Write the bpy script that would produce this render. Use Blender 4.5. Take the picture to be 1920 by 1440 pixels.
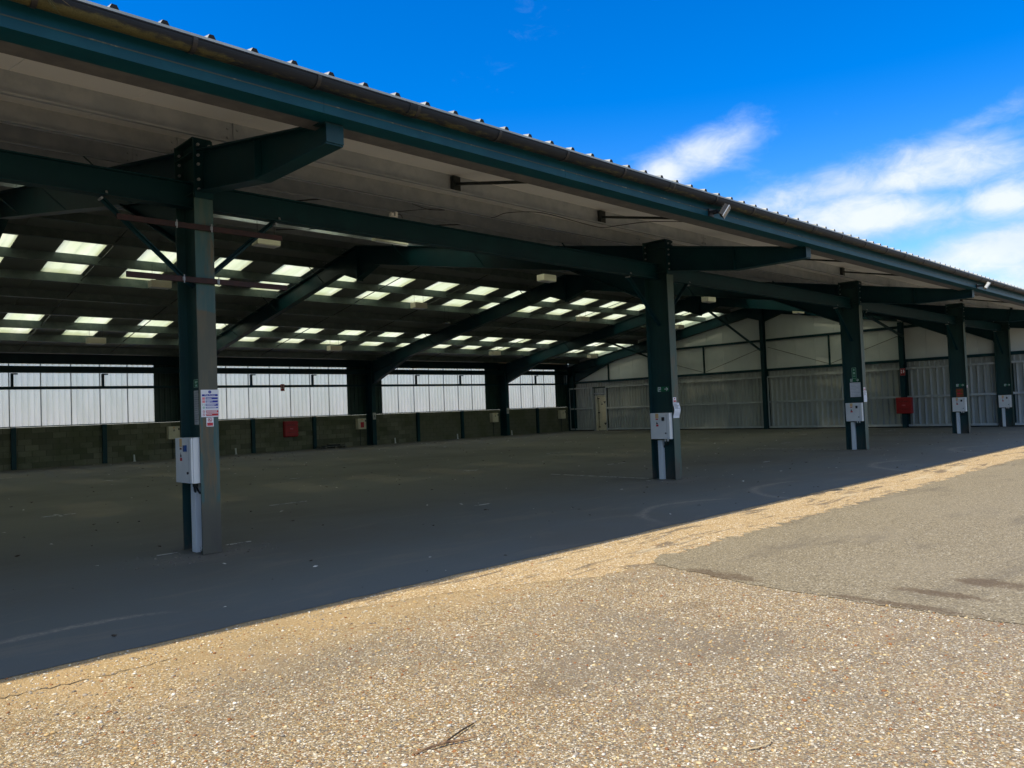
import bpy, math, random
import numpy as np
from mathutils import Matrix, Vector
random.seed(7); rng = np.random.default_rng(7)
for o in list(bpy.data.objects): bpy.data.objects.remove(o)
scn = bpy.context.scene
COL = scn.collection
R = math.radians

# ------------------------------------------------------------------ camera, light, exposure
CAM = Vector((0, 0, 1.4544))
FW = Vector((0.69670024, 0.71659534, 0.03316460)); RT = Vector((0.71734786, -0.69564713, -0.03856333)); UP = Vector((0.00456345, -0.05065763, 0.99870565))
cd = bpy.data.cameras.new('camera'); cam = bpy.data.objects.new('camera', cd); COL.objects.link(cam)
m = Matrix.Identity(4)
for i in range(3):
    m[i][0], m[i][1], m[i][2], m[i][3] = RT[i], UP[i], -FW[i], CAM[i]
cam.matrix_world = m
cd.sensor_fit = 'HORIZONTAL'; cd.sensor_width = 36.0; cd.lens = 1460.23 / 1920 * 36.0
cd.clip_start = 0.05; cd.clip_end = 3000
scn.camera = cam
SUN_EL = 55.0
tosun = Vector((-math.cos(R(SUN_EL)), 0.0265 * math.sin(R(SUN_EL)), math.sin(R(SUN_EL)))).normalized()
SKY_STRENGTH, SUN_STRENGTH, EXPOSURE = 0.155, 2.65, 0.84
scn.view_settings.view_transform = 'Standard'; scn.view_settings.look = 'None'
scn.view_settings.exposure = EXPOSURE; scn.view_settings.gamma = 1.0; scn.view_settings.use_curve_mapping = False
sl = bpy.data.lights.new('sun', 'SUN'); sl.energy = SUN_STRENGTH; sl.angle = R(0.53); sl.color = (1.0, 0.875, 0.63)
so = bpy.data.objects.new('sun', sl); COL.objects.link(so); so.rotation_euler = tosun.to_track_quat('Z', 'Y').to_euler()

class NT:
    """small helper to wire shader nodes"""
    def __init__(self, tree):
        self.t = tree; tree.nodes.clear()
    def n(self, typ, ins=None, **props):
        nd = self.t.nodes.new(typ)
        for k, v in props.items(): setattr(nd, k, v)
        for k, v in (ins or {}).items():
            s = nd.inputs[k]
            if isinstance(v, tuple) and len(v) == 2 and isinstance(v[0], bpy.types.Node): self.t.links.new(v[0].outputs[v[1]], s)
            elif isinstance(v, bpy.types.Node): self.t.links.new(v.outputs[0], s)
            else:
                if s.type == 'RGBA' and isinstance(v, tuple) and len(v) == 3: v = (*v, 1)
                s.default_value = v
        return nd
    def math(self, op, a, b=0.0, c=None, clamp=False):
        ins = {0: a, 1: b}
        if c is not None: ins[2] = c
        return self.n('ShaderNodeMath', ins, operation=op, use_clamp=clamp)
    def vm(self, op, a, b=(0, 0, 0)):
        return self.n('ShaderNodeVectorMath', {0: a, 1: b}, operation=op)
    def mix(self, f, a, b, blend='MIX'):
        nd = self.t.nodes.new('ShaderNodeMix'); nd.data_type = 'RGBA'; nd.blend_type = blend
        for i, v in ((0, f), (6, a), (7, b)):
            s = nd.inputs[i]
            if isinstance(v, tuple) and isinstance(v[0], bpy.types.Node): self.t.links.new(v[0].outputs[v[1]], s)
            elif isinstance(v, bpy.types.Node): self.t.links.new(v.outputs[2] if v.bl_idname == 'ShaderNodeMix' else v.outputs[0], s)
            else: s.default_value = (*v, 1) if isinstance(v, tuple) and len(v) == 3 else v
        return nd
    def col(self, nd):
        return (nd, 2) if nd.bl_idname == 'ShaderNodeMix' else (nd, 0)
    def step(self, v, lo, hi):
        return self.n('ShaderNodeMapRange', {0: v, 1: lo, 2: hi, 3: 0.0, 4: 1.0}, interpolation_type='SMOOTHSTEP')
    def noise(self, vec, scale, detail=4.0, rough=0.55, dist=0.0):
        return self.n('ShaderNodeTexNoise', {'Vector': vec, 'Scale': scale, 'Detail': detail, 'Roughness': rough, 'Distortion': dist})

# ---- sky: Nishita daylight with real-direction clouds
world = bpy.data.worlds.new('World'); scn.world = world; world.use_nodes = True
w = NT(world.node_tree)
sky = w.n('ShaderNodeTexSky', sky_type='NISHITA')
sky.sun_disc = False; sky.sun_elevation = R(SUN_EL); sky.sun_rotation = math.atan2(tosun.x, tosun.y) % (2 * math.pi)
sky.air_density = 1.0; sky.dust_density = 0.15; sky.ozone_density = 4.0; sky.altitude = 100
hsv = w.n('ShaderNodeHueSaturation', {'Hue': 0.512, 'Saturation': 1.45, 'Value': 0.82, 'Fac': 1.0, 'Color': sky})
tc = w.n('ShaderNodeTexCoord')
d = (tc, 'Generated')
sep = w.n('ShaderNodeSeparateXYZ', {0: d})
zc = w.math('MAXIMUM', (sep, 2), 0.03)
cl_uv = w.n('ShaderNodeCombineXYZ', {0: w.math('DIVIDE', (sep, 0), w.math('ADD', zc, 0.30)), 1: w.math('DIVIDE', (sep, 1), w.math('ADD', zc, 0.30)), 2: 0.0})
def dirpx(u, v):
    q = FW + RT * ((u - 960) / 1460.23) + UP * ((720 - v) / 1460.23)
    return q.normalized()
def blob(u, v, hw, hh, rot, amp):
    """one cloud bank: a soft ellipse about a fixed compass direction"""
    c = dirpx(u, v); s = math.sin(R(rot)); k = math.cos(R(rot))
    e1 = (dirpx(u + 10 * k, v - 10 * s) - c).normalized(); e2 = c.cross(e1).normalized()
    a = w.math('DIVIDE', (w.vm('DOT_PRODUCT', d, tuple(e1)), 1), hw / 1460.23)
    a = w.math('SUBTRACT', a, e1.dot(c) / (hw / 1460.23))
    b = w.math('DIVIDE', (w.vm('DOT_PRODUCT', d, tuple(e2)), 1), hh / 1460.23)
    r2 = w.math('ADD', w.math('MULTIPLY', a, a), w.math('MULTIPLY', b, b))
    front = w.math('GREATER_THAN', (w.vm('DOT_PRODUCT', d, tuple(c)), 1), 0.5)
    return w.math('MULTIPLY', w.math('MULTIPLY', w.math('POWER', 2.718, w.math('MULTIPLY', r2, -1.0)), front), amp)
bl = None
for args in [(1315, 288, 105, 44, 20, 1.0), (1240, 325, 90, 46, 24, 1.0), (1560, 352, 140, 40, 14, .85), (1740, 318, 170, 52, 12, .95), (1870, 295, 90, 40, 5, .7),
             (1610, 405, 170, 52, 6, 1.05), (1450, 390, 130, 50, 10, .8), (1890, 370, 75, 38, 12, .95), (1860, 470, 170, 46, 14, 1.0), (1700, 500, 160, 36, 10, .75),
             (1830, 232, 110, 24, 22, .5), (1900, 560, 160, 60, 0, .8), (2150, 330, 260, 90, 8, .9), (2300, 500, 420, 90, 0, .9), (-200, 420, 500, 70, -8, .8), (1500, 640, 900, 60, -4, .6)]:
    x = blob(*args); bl = x if bl is None else w.math('MAXIMUM', bl, x)
dv = w.vm('MULTIPLY', d, (1.0, 1.0, 1.9)); n1a = w.noise(dv, 7.0, 6.0, 0.55, 0.25); n1b = w.noise(dv, 22.0, 9.0, 0.66, 0.5); n1 = w.math('ADD', w.math('MULTIPLY', (n1a, 0), 0.58), w.math('MULTIPLY', (n1b, 0), 0.42))
n2 = w.noise(cl_uv, 0.55, 3.0, 0.5)
far = w.math('MULTIPLY', w.step((n2, 0), 0.40, 0.58), 0.95)
# unseen clouds added over the rest of the dome brighten the shade, clear overhead
away = w.math('SUBTRACT', 1.0, w.step((w.vm('DOT_PRODUCT', d, tuple(dirpx(1100, 120))), 1), 0.55, 0.86), clamp=True)
cov = w.math('MAXIMUM', bl, w.math('MULTIPLY', far, away))
dens = w.math('ADD', w.math('MULTIPLY', cov, 1.02), w.math('MULTIPLY', w.math('SUBTRACT', (n1, 0), 0.5), 1.7))
mask = w.step(dens, 0.14, 1.05)
mask = w.math('MULTIPLY', mask, w.step((sep, 2), -0.01, 0.03))
n3 = w.noise(dv, 9.0, 4.0, 0.5)
ccol = w.mix(w.math('ADD', w.step(dens, 0.40, 1.15), w.math('MULTIPLY', w.math('SUBTRACT', (n3, 0), 0.5), 1.6), clamp=True), (1.9, 2.55, 3.9), (3.45, 3.65, 3.9))
# veil of thin white towards the horizon
veil = w.math('ADD', w.math('MULTIPLY', w.math('SUBTRACT', 1.0, w.step((sep, 2), 0.0, 0.36), clamp=True), 0.14), w.math('MULTIPLY', w.math('SUBTRACT', 1.0, w.step((sep, 2), -0.02, 0.11), clamp=True), 0.62), clamp=True)
skyc = w.mix(veil, hsv, (3.25, 3.6, 3.75))
fin = w.mix(w.math('MULTIPLY', mask, 0.93), skyc, ccol)
bg = w.n('ShaderNodeBackground', {'Color': w.col(fin), 'Strength': SKY_STRENGTH})
w.n('ShaderNodeOutputWorld', {'Surface': bg})

scn.render.engine = 'CYCLES'
scn.cycles.use_denoising = True
scn.cycles.max_bounces = 8; scn.cycles.diffuse_bounces = 5; scn.cycles.transmission_bounces = 5; scn.cycles.glossy_bounces = 3; scn.cycles.transparent_max_bounces = 6
scn.cycles.caustics_reflective = False; scn.cycles.caustics_refractive = False
scn.cycles.sample_clamp_indirect = 6.0

# ------------------------------------------------------------------ materials
def new_mat(name):
    mt = bpy.data.materials.new(name); mt.use_nodes = True
    return mt, NT(mt.node_tree)
def finish(nt, color, rough=0.6, metal=0.0, bump=None, bstr=0.2, bdist=0.01, spec=0.5):
    p = nt.n('ShaderNodeBsdfPrincipled')
    for k, v in (('Base Color', color), ('Roughness', rough), ('Metallic', metal), ('Specular IOR Level', spec)):
        s = p.inputs[k]
        if isinstance(v, bpy.types.Node): nt.t.links.new(v.outputs[2] if v.bl_idname == 'ShaderNodeMix' else v.outputs[0], s)
        else: s.default_value = (*v, 1) if isinstance(v, tuple) else v
    if bump is not None:
        b = nt.n('ShaderNodeBump', {'Strength': bstr, 'Distance': bdist, 'Height': bump})
        nt.t.links.new(b.outputs[0], p.inputs['Normal'])
    nt.n('ShaderNodeOutputMaterial', {'Surface': p})
    return p
def painted(name, c1, c2, scale=3.0, rough=0.5, metal=0.0, lo=0.4, hi=0.7, streak=1.0, spec=0.5, bumpy=0.05):
    mt, n = new_mat(name)
    g = n.n('ShaderNodeNewGeometry'); pos = (g, 'Position')
    sc = n.vm('MULTIPLY', pos, (1, 1, 1 / streak))
    a = n.noise(sc, scale, 6, 0.6)
    f = n.step((a, 0), lo, hi)
    c = n.mix(f, c1, c2)
    fine = n.noise(pos, 60, 3, 0.6)
    finish(n, c, rough, metal, (fine, 0), bumpy, 0.005, spec)
    return mt
GREEN = painted('green_paint', (0.0012, 0.030, 0.040), (0.002, 0.040, 0.049), 2.0, 0.5, spec=0.28)
FASCIA = painted('fascia_green', (0.001, 0.052, 0.080), (0.003, 0.066, 0.095), 4.0, 0.5, spec=0.2)
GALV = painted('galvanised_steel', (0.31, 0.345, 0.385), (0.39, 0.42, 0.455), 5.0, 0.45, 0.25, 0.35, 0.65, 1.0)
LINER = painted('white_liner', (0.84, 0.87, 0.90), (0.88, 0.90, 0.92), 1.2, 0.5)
LINER_SHADE = painted('shaded_liner', (0.21, 0.235, 0.25), (0.25, 0.275, 0.29), 1.2, 0.5)  # liner of the rear slope, its low light put into the colour
GALV_SHADE = painted('shaded_galvanised', (0.105, 0.145, 0.14), (0.16, 0.20, 0.185), 4.0, 0.4, 0.35)  # rear purlins: same galvanised steel, darkened in colour for the unlit slope
GALVD = painted('dull_galvanised', (0.13, 0.13, 0.14), (0.18, 0.18, 0.18), 6.0, 0.5, 0.3)
FILLER = painted('black_filler', (0.01, 0.01, 0.01), (0.016, 0.016, 0.016), 20.0, 0.9)
ROOFTOP = painted('roof_sheet', (0.34, 0.36, 0.34), (0.48, 0.49, 0.46), 2.0, 0.5)
PANELW = painted('pale_panel', (0.62, 0.68, 0.69), (0.72, 0.77, 0.77), 0.7, 0.55)
DOORG = painted('grey_sheet', (0.33, 0.36, 0.36), (0.42, 0.45, 0.44), 1.5, 0.45, 0.1, streak=4)
RAILG = painted('door_rail_grey', (0.38, 0.42, 0.44), (0.48, 0.52, 0.53), 3.0, 0.45)
DKSHEET = painted('dark_green_sheet', (0.008, 0.035, 0.028), (0.014, 0.05, 0.038), 2.0, 0.5)
RUST = painted('brown_steel', (0.026, 0.011, 0.012), (0.048, 0.017, 0.016), 9.0, 0.7)
BLACK = painted('black_plastic', (0.012, 0.012, 0.013), (0.02, 0.02, 0.02), 8.0, 0.5)
DARKST = painted('dark_steel', (0.015, 0.022, 0.022), (0.03, 0.035, 0.032), 8.0, 0.5, 0.3)
WHITEP = painted('white_enamel', (0.66, 0.68, 0.68), (0.74, 0.75, 0.74), 2.5, 0.35)
PVC = painted('white_plastic', (0.55, 0.60, 0.64), (0.68, 0.71, 0.73), 7.0, 0.4, lo=0.3, hi=0.6, streak=4)
CREAM = painted('cream_enamel', (0.62, 0.58, 0.42), (0.70, 0.66, 0.50), 4.0, 0.45)
LAMP = painted('lamp_housing', (0.72, 0.69, 0.56), (0.78, 0.75, 0.62), 4.0, 0.5)
REDP = painted('red_plastic', (0.30, 0.006, 0.010), (0.36, 0.012, 0.014), 4.0, 0.45)
SIGNW = painted('sign_white', (0.74, 0.75, 0.80), (0.80, 0.80, 0.84), 10.0, 0.45)
SIGNB = painted('sign_blue', (0.008, 0.02, 0.30), (0.012, 0.026, 0.34), 10.0, 0.45)
SIGNR = painted('sign_red', (0.50, 0.012, 0.03), (0.55, 0.02, 0.04), 10.0, 0.45)
SIGNP = painted('sign_pink', (0.75, 0.22, 0.25), (0.78, 0.27, 0.30), 10.0, 0.45)
SIGNG = painted('sign_green', (0.0, 0.12, 0.05), (0.004, 0.15, 0.07), 10.0, 0.45)
SIGNGL = painted('sign_pale_green', (0.35, 0.55, 0.45), (0.42, 0.60, 0.52), 10.0, 0.45)
PAPER = painted('paper', (0.66, 0.70, 0.78), (0.74, 0.77, 0.82), 12.0, 0.8)
PAPERG = painted('faded_paper', (0.40, 0.42, 0.42), (0.48, 0.50, 0.49), 12.0, 0.8)
PRINTG = painted('grey_print', (0.16, 0.17, 0.18), (0.24, 0.24, 0.25), 40.0, 0.8)
TANL = painted('tan_label', (0.68, 0.45, 0.20), (0.74, 0.52, 0.26), 30.0, 0.6)
CARD = painted('brown_card', (0.20, 0.07, 0.02), (0.30, 0.12, 0.04), 30.0, 0.8)
BLUEP = painted('blue_plastic', (0.006, 0.05, 0.19), (0.01, 0.07, 0.24), 10.0, 0.4)
GLASSL = painted('lens_cover', (0.34, 0.30, 0.24), (0.44, 0.39, 0.31), 20.0, 0.3)
TWIG = painted('dry_twig', (0.10, 0.055, 0.035), (0.30, 0.19, 0.10), 14.0, 0.8, lo=0.42, hi=0.6)
STRAW = painted('straw', (0.55, 0.44, 0.27), (0.66, 0.55, 0.36), 14.0, 0.8)
WEED = painted('dry_weed', (0.05, 0.06, 0.02), (0.16, 0.11, 0.05), 20.0, 0.8)
WOOD = painted('weathered_wood', (0.10, 0.10, 0.09), (0.20, 0.20, 0.18), 12.0, 0.8)
MORTAR = painted('mortar', (0.060, 0.062, 0.046), (0.085, 0.085, 0.062), 3.0, 0.9)
FLAKEW = painted('pale_bits', (0.45, 0.45, 0.42), (0.62, 0.6, 0.55), 8.0, 0.8)
GRIT = painted('grit', (0.09, 0.085, 0.075), (0.18, 0.17, 0.15), 30.0, 0.9, lo=0.42, hi=0.6)
CRACK = painted('crack_dirt', (0.045, 0.035, 0.028), (0.12, 0.095, 0.07), 20.0, 0.9)
FLAKED = painted('dark_leaves', (0.03, 0.022, 0.015), (0.06, 0.04, 0.025), 8.0, 0.9)
SEAMD = painted('seam_dirt', (0.05, 0.07, 0.06), (0.26, 0.25, 0.17), 9.0, 0.9, lo=0.52, hi=0.72)

def column_mat():
    # green paint worn to grey primer and rust-brown stains on the outer flange
    mt, n = new_mat('worn_column_paint')
    g = n.n('ShaderNodeNewGeometry'); pos = (g, 'Position'); nor = n.n('ShaderNodeSeparateXYZ', {0: (g, 'True Normal')}); sp = n.n('ShaderNodeSeparateXYZ', {0: pos})
    st = n.noise(n.vm('MULTIPLY', pos, (3.2, 3.2, 0.9)), 1.6, 7, 0.62, 0.3)
    st2 = n.noise(n.vm('MULTIPLY', pos, (6, 6, 0.8)), 2.2, 5, 0.6)
    fine = n.noise(pos, 70, 3, 0.6)
    base = n.mix(n.step((st2, 0), 0.4, 0.65), (0.0035, 0.034, 0.035), (0.006, 0.045, 0.042))
    teal = n.mix(n.step((st2, 0), 0.40, 0.62), (0.028, 0.090, 0.092), (0.060, 0.105, 0.095))
    grey = n.mix(n.step((st2, 0), 0.42, 0.66), (0.072, 0.078, 0.056), (0.098, 0.092, 0.058))
    oi = n.n('ShaderNodeObjectInfo')
    lowish = n.step((sp, 2), 3.05, 2.35)                      # primer shows below arm reach of forklifts
    # the nearest column is scraped to grey primer from 1.75 to 2.65 m and again at bumper height
    nearest = n.math('LESS_THAN', n.math('ABSOLUTE', n.math('SUBTRACT', (sp, 0), 3.58)), 1.0)
    upper = n.math('MULTIPLY', n.step((sp, 2), 2.72, 2.58), n.step((sp, 2), 1.55, 1.75))
    foot = n.step((sp, 2), 0.62, 0.38)
    lane = n.step(n.math('ABSOLUTE', n.math('SUBTRACT', n.math('SUBTRACT', (sp, 0), 3.574), n.math('MULTIPLY', n.math('SUBTRACT', (st2, 0), 0.5), 0.09))), 0.072, 0.045)
    middle = n.math('MULTIPLY', n.math('MULTIPLY', lane, n.math('LESS_THAN', (sp, 2), 1.75)), 0.24)
    wear = n.math('ADD', n.math('SUBTRACT', (st, 0), 0.08), n.math('MULTIPLY', nearest, n.math('ADD', n.math('ADD', n.math('MULTIPLY', upper, 0.5), n.math('MULTIPLY', foot, 0.4)), middle)))
    wear = n.math('ADD', wear, n.math('MULTIPLY', lowish, 0.06))
    chalk = n.mix(n.step((st, 0), 0.35, 0.7), (0.034, 0.074, 0.060), (0.072, 0.100, 0.078))
    teal = n.mix(nearest, chalk, teal)
    brownish = n.mix(n.step((st2, 0), 0.45, 0.6), grey, (0.118, 0.090, 0.048))
    grey = n.mix(n.math('MULTIPLY', nearest, n.math('SUBTRACT', 1.0, n.math('MAXIMUM', upper, foot))), grey, brownish)
    grey = n.mix(foot, grey, (0.066, 0.064, 0.048))
    outer = n.mix(n.step(wear, 0.46, 0.60), teal, grey)
    front = n.math('MULTIPLY', n.math('LESS_THAN', (nor, 1), -0.7), n.math('LESS_THAN', (sp, 1), 8.6))
    below = n.math('LESS_THAN', (sp, 2), 3.99)
    fm = n.math('MULTIPLY', front, below)
    dirt = n.step((sp, 2), 0.55, 0.02)
    c = n.mix(fm, base, outer)
    c = n.mix(n.math('MULTIPLY', dirt, n.step((st, 0), 0.38, 0.6)), c, (0.055, 0.05, 0.042))
    finish(n, c, 0.55, 0.0, (fine, 0), 0.08, 0.004)
    return mt
COLUMN = column_mat()

def translucent(name, c1, c2, clear, scale=2.0, streak=6.0):
    mt, n = new_mat(name)
    g = n.n('ShaderNodeNewGeometry'); pos = (g, 'Position')
    a = n.noise(n.vm('MULTIPLY', pos, (1, 1 / streak, 1 / streak)), scale, 5, 0.6)
    c = n.mix(n.step((a, 0), 0.35, 0.7), c1, c2)
    tr = n.n('ShaderNodeBsdfTranslucent', {'Color': n.col(c)})
    df = n.n('ShaderNodeBsdfDiffuse', {'Color': n.col(c)})
    cl = n.n('ShaderNodeBsdfTransparent', {'Color': (0.97, 0.96, 0.92)})
    m1 = n.n('ShaderNodeMixShader', {0: 0.06, 1: tr, 2: df})
    m2 = n.n('ShaderNodeMixShader', {0: clear, 1: m1, 2: cl})
    n.n('ShaderNodeOutputMaterial', {'Surface': m2})
    return mt
SKYL = translucent('rooflight_grp', (0.76, 0.81, 0.58), (0.94, 0.96, 0.82), 0.24, 2.2)
WALLT = translucent('clear_wall_sheet', (0.80, 0.82, 0.78), (0.96, 0.96, 0.92), 0.46, 2.0)

def block_mat():
    mt, n = new_mat('concrete_block')
    g = n.n('ShaderNodeNewGeometry'); pos = (g, 'Position'); oi = n.n('ShaderNodeObjectInfo')
    a = n.noise(pos, 1.1, 5, 0.6); b = n.noise(pos, 45, 3, 0.6)
    c = n.mix((oi, 'Random'), (0.105, 0.112, 0.075), (0.215, 0.215, 0.155))
    c = n.mix(n.math('MULTIPLY', n.step((a, 0), 0.42, 0.68), 0.6), c, (0.085, 0.105, 0.050))
    c = n.mix(n.math('MULTIPLY', (b, 0), 0.35), c, (0.03, 0.03, 0.025))
    finish(n, c, 0.95, 0, (b, 0), 0.5, 0.008)
    return mt
BLOCK = block_mat()

def gutter_mat():
    mt, n = new_mat('gutter_grey')
    g = n.n('ShaderNodeNewGeometry'); pos = (g, 'Position'); sp = n.n('ShaderNodeSeparateXYZ', {0: pos}); nor = n.n('ShaderNodeSeparateXYZ', {0: (g, 'True Normal')})
    big = n.noise(pos, 0.9, 3, 0.5); sm = n.noise(n.vm('MULTIPLY', pos, (1, 3, 3)), 9, 7, 0.7); fn = n.noise(pos, 90, 3, 0.7)
    base = n.mix((sm, 0), (0.007, 0.011, 0.017), (0.014, 0.018, 0.023))
    # algae grows along the wet belly, thickest where the gutter weeps near one joint
    wet = n.step((sp, 0), 3.4, 1.2)
    low = n.step((sp, 2), 4.185, 4.135)
    amt = n.math('ADD', n.math('ADD', n.math('MULTIPLY', wet, 0.17), n.math('MULTIPLY', low, 0.24)), n.math('ADD', n.math('MULTIPLY', (sm, 0), 0.55), n.math('MULTIPLY', (big, 0), 0.30)))
    moss = n.mix((fn, 0), (0.030, 0.034, 0.008), (0.16, 0.14, 0.055))
    c = n.mix(n.math('MULTIPLY', n.step(amt, 0.63, 0.80), 0.8), base, moss)
    finish(n, c, 0.55, 0, (fn, 0), 0.25, 0.004, 0.25)
    return mt
GUTTER = gutter_mat()

def gravel_mat():
    mt, n = new_mat('stone_chip_surface')
    g = n.n('ShaderNodeNewGeometry'); pos = (g, 'Position'); sp = n.n('ShaderNodeSeparateXYZ', {0: pos})
    wob = n.noise(pos, 30, 2, 0.5)
    pw = n.vm('ADD', pos, n.vm('MULTIPLY', (wob, 1), (0.012, 0.012, 0)))
    v1 = n.n('ShaderNodeTexVoronoi', {'Vector': pw, 'Scale': 80.0, 'Randomness': 1.0}, voronoi_dimensions='2D')
    v2 = n.n('ShaderNodeTexVoronoi', {'Vector': pw, 'Scale': 150.0, 'Randomness': 1.0}, voronoi_dimensions='2D')
    def ramp(src, stops):
        r = n.n('ShaderNodeValToRGB', {0: src}); el = r.color_ramp.elements
        while len(el) > 1: el.remove(el[-1])
        el[0].position = stops[0][0]; el[0].color = (*stops[0][1], 1)
        for p, c in stops[1:]:
            e = el.new(p); e.color = (*c, 1)
        return r
    s1 = n.n('ShaderNodeSeparateColor', {0: (v1, 'Color')}); s2 = n.n('ShaderNodeSeparateColor', {0: (v2, 'Color')})
    stops = [(0.0, (0.11, 0.092, 0.070)), (0.22, (0.24, 0.195, 0.135)), (0.40, (0.42, 0.29, 0.12)), (0.52, (0.24, 0.095, 0.028)), (0.60, (0.48, 0.35, 0.155)), (0.74, (0.36, 0.29, 0.185)), (0.86, (0.60, 0.50, 0.32)), (0.94, (0.84, 0.79, 0.66))]
    c1 = ramp((s1, 0), stops); c2 = ramp((s2, 1), stops)
    body = n.mix(n.step((v1, 'Distance'), 0.42, 0.55), c1, c2)
    gap = n.step((v2, 'Distance'), 0.45, 0.75)
    fines = n.mix((wob, 0), (0.135, 0.108, 0.074), (0.22, 0.175, 0.118))
    c = n.mix(n.math('MULTIPLY', gap, 0.75), body, fines)
    big = n.noise(pos, 0.55, 5, 0.6); mid = n.noise(pos, 1.7, 6, 0.65)
    # dusty sandy patches, greyer worn areas, some brown oil-like stains
    nearedge = n.step((sp, 1), 3.9, 5.2)
    sand = n.step(n.math('ADD', (mid, 0), n.math('MULTIPLY', nearedge, 0.17)), 0.56, 0.74)
    c = n.mix(n.math('MULTIPLY', sand, 0.62), c, (0.42, 0.305, 0.185))
    c = n.mix(n.math('MULTIPLY', n.step((big, 0), 0.42, 0.64), 0.55), c, (0.19, 0.165, 0.128))
    st = n.noise(n.vm('ADD', pos, (13.1, 4.2, 0)), 1.1, 5, 0.6)
    c = n.mix(n.math('MULTIPLY', n.step((st, 0), 0.56, 0.74), 0.55), c, (0.15, 0.105, 0.06))
    # washed golden fines near the shed, greyer trafficked surface further out
    c = n.mix(n.math('MULTIPLY', n.step(n.math('ADD', (sp, 1), n.math('MULTIPLY', (mid, 0), 1.2)), 4.6, 5.8), 0.40), c, (0.60, 0.41, 0.17))
    c = n.mix(n.math('MULTIPLY', n.step(n.math('ADD', (sp, 1), n.math('MULTIPLY', (big, 0), 2.0)), 3.9, 2.2), 0.14), c, (0.27, 0.25, 0.215))
    h = n.math('SUBTRACT', 1.0, (v1, 'Distance'))
    h2 = n.math('ADD', n.math('MULTIPLY', h, 1.0), n.math('MULTIPLY', n.math('SUBTRACT', 1.0, (v2, 'Distance')), 0.5))
    finish(n, c, 0.85, 0, h2, 0.55, 0.010)
    return mt
GRAVEL = gravel_mat()

def patch_mat():
    mt, n = new_mat('grey_tarmac_patch')
    g = n.n('ShaderNodeNewGeometry'); pos = (g, 'Position'); sp = n.n('ShaderNodeSeparateXYZ', {0: pos})
    v = n.n('ShaderNodeTexVoronoi', {'Vector': pos, 'Scale': 95.0}, voronoi_dimensions='2D')
    s = n.n('ShaderNodeSeparateColor', {0: (v, 'Color')})
    c = n.mix((s, 0), (0.130, 0.108, 0.070), (0.36, 0.305, 0.200))
    c = n.mix(n.step((s, 1), 0.93, 0.97), c, (0.50, 0.46, 0.37))
    big = n.noise(pos, 0.5, 6, 0.65); mid = n.noise(n.vm('MULTIPLY', pos, (0.5, 1.4, 1)), 0.9, 6, 0.65, 0.6)
    c = n.mix(n.math('MULTIPLY', n.step((big, 0), 0.45, 0.72), 0.5), c, (0.30, 0.26, 0.185))
    c = n.mix(n.math('MULTIPLY', n.step((mid, 0), 0.52, 0.70), 0.6), c, (0.135, 0.115, 0.085))
    # brown silt stains: one by the corner, one further along the cut edge
    def stain(x, y, rx, ry):
        a = n.math('DIVIDE', n.math('SUBTRACT', (sp, 0), x), rx); b = n.math('DIVIDE', n.math('SUBTRACT', (sp, 1), y), ry)
        r = n.math('ADD', n.math('MULTIPLY', a, a), n.math('MULTIPLY', b, b))
        nz = n.noise(pos, 5.0, 6, 0.7)
        return n.math('MULTIPLY', n.step(n.math('ADD', r, n.math('MULTIPLY', n.math('SUBTRACT', (nz, 0), 0.5), 4.2)), 1.5, 0.2), 0.62)
    for q in ((5.80, 3.55, 0.13, 0.36), (5.68, 2.05, 0.07, 0.55), (6.15, 1.95, 0.10, 0.35), (6.7, 1.75, 0.16, 0.25)):
        c = n.mix(stain(*q), c, (0.085, 0.048, 0.022))
    finish(n, c, 0.88, 0, n.math('SUBTRACT', 1.0, (v, 'Distance')), 0.5, 0.006)
    return mt
PATCH = patch_mat()

def edge_mat():
    # worn, sandy strip of the yard where water drips from the eaves
    mt, n = new_mat('washed_sandy_strip')
    g = n.n('ShaderNodeNewGeometry'); pos = (g, 'Position')
    v = n.n('ShaderNodeTexVoronoi', {'Vector': pos, 'Scale': 88.0}, voronoi_dimensions='2D')
    s = n.n('ShaderNodeSeparateColor', {0: (v, 'Color')})
    c = n.mix((s, 0), (0.30, 0.20, 0.095), (0.64, 0.48, 0.27))
    c = n.mix(n.step((s, 1), 0.88, 0.95), c, (0.80, 0.74, 0.60))
    a = n.noise(n.vm('MULTIPLY', pos, (0.55, 2.6, 1)), 1.5, 7, 0.68, 1.2)
    b = n.noise(n.vm('MULTIPLY', pos, (0.4, 1.8, 1)), 1.1, 6, 0.7)
    c = n.mix(n.math('MULTIPLY', n.step((a, 0), 0.53, 0.60), 0.75), c, (0.13, 0.105, 0.078))
    c = n.mix(n.math('MULTIPLY', n.step((b, 0), 0.55, 0.66), 0.7), c, (0.60, 0.51, 0.36))
    finish(n, c, 0.9, 0, n.math('SUBTRACT', 1.0, (v, 'Distance')), 0.6, 0.008)
    return mt
EDGE = edge_mat()

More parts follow.
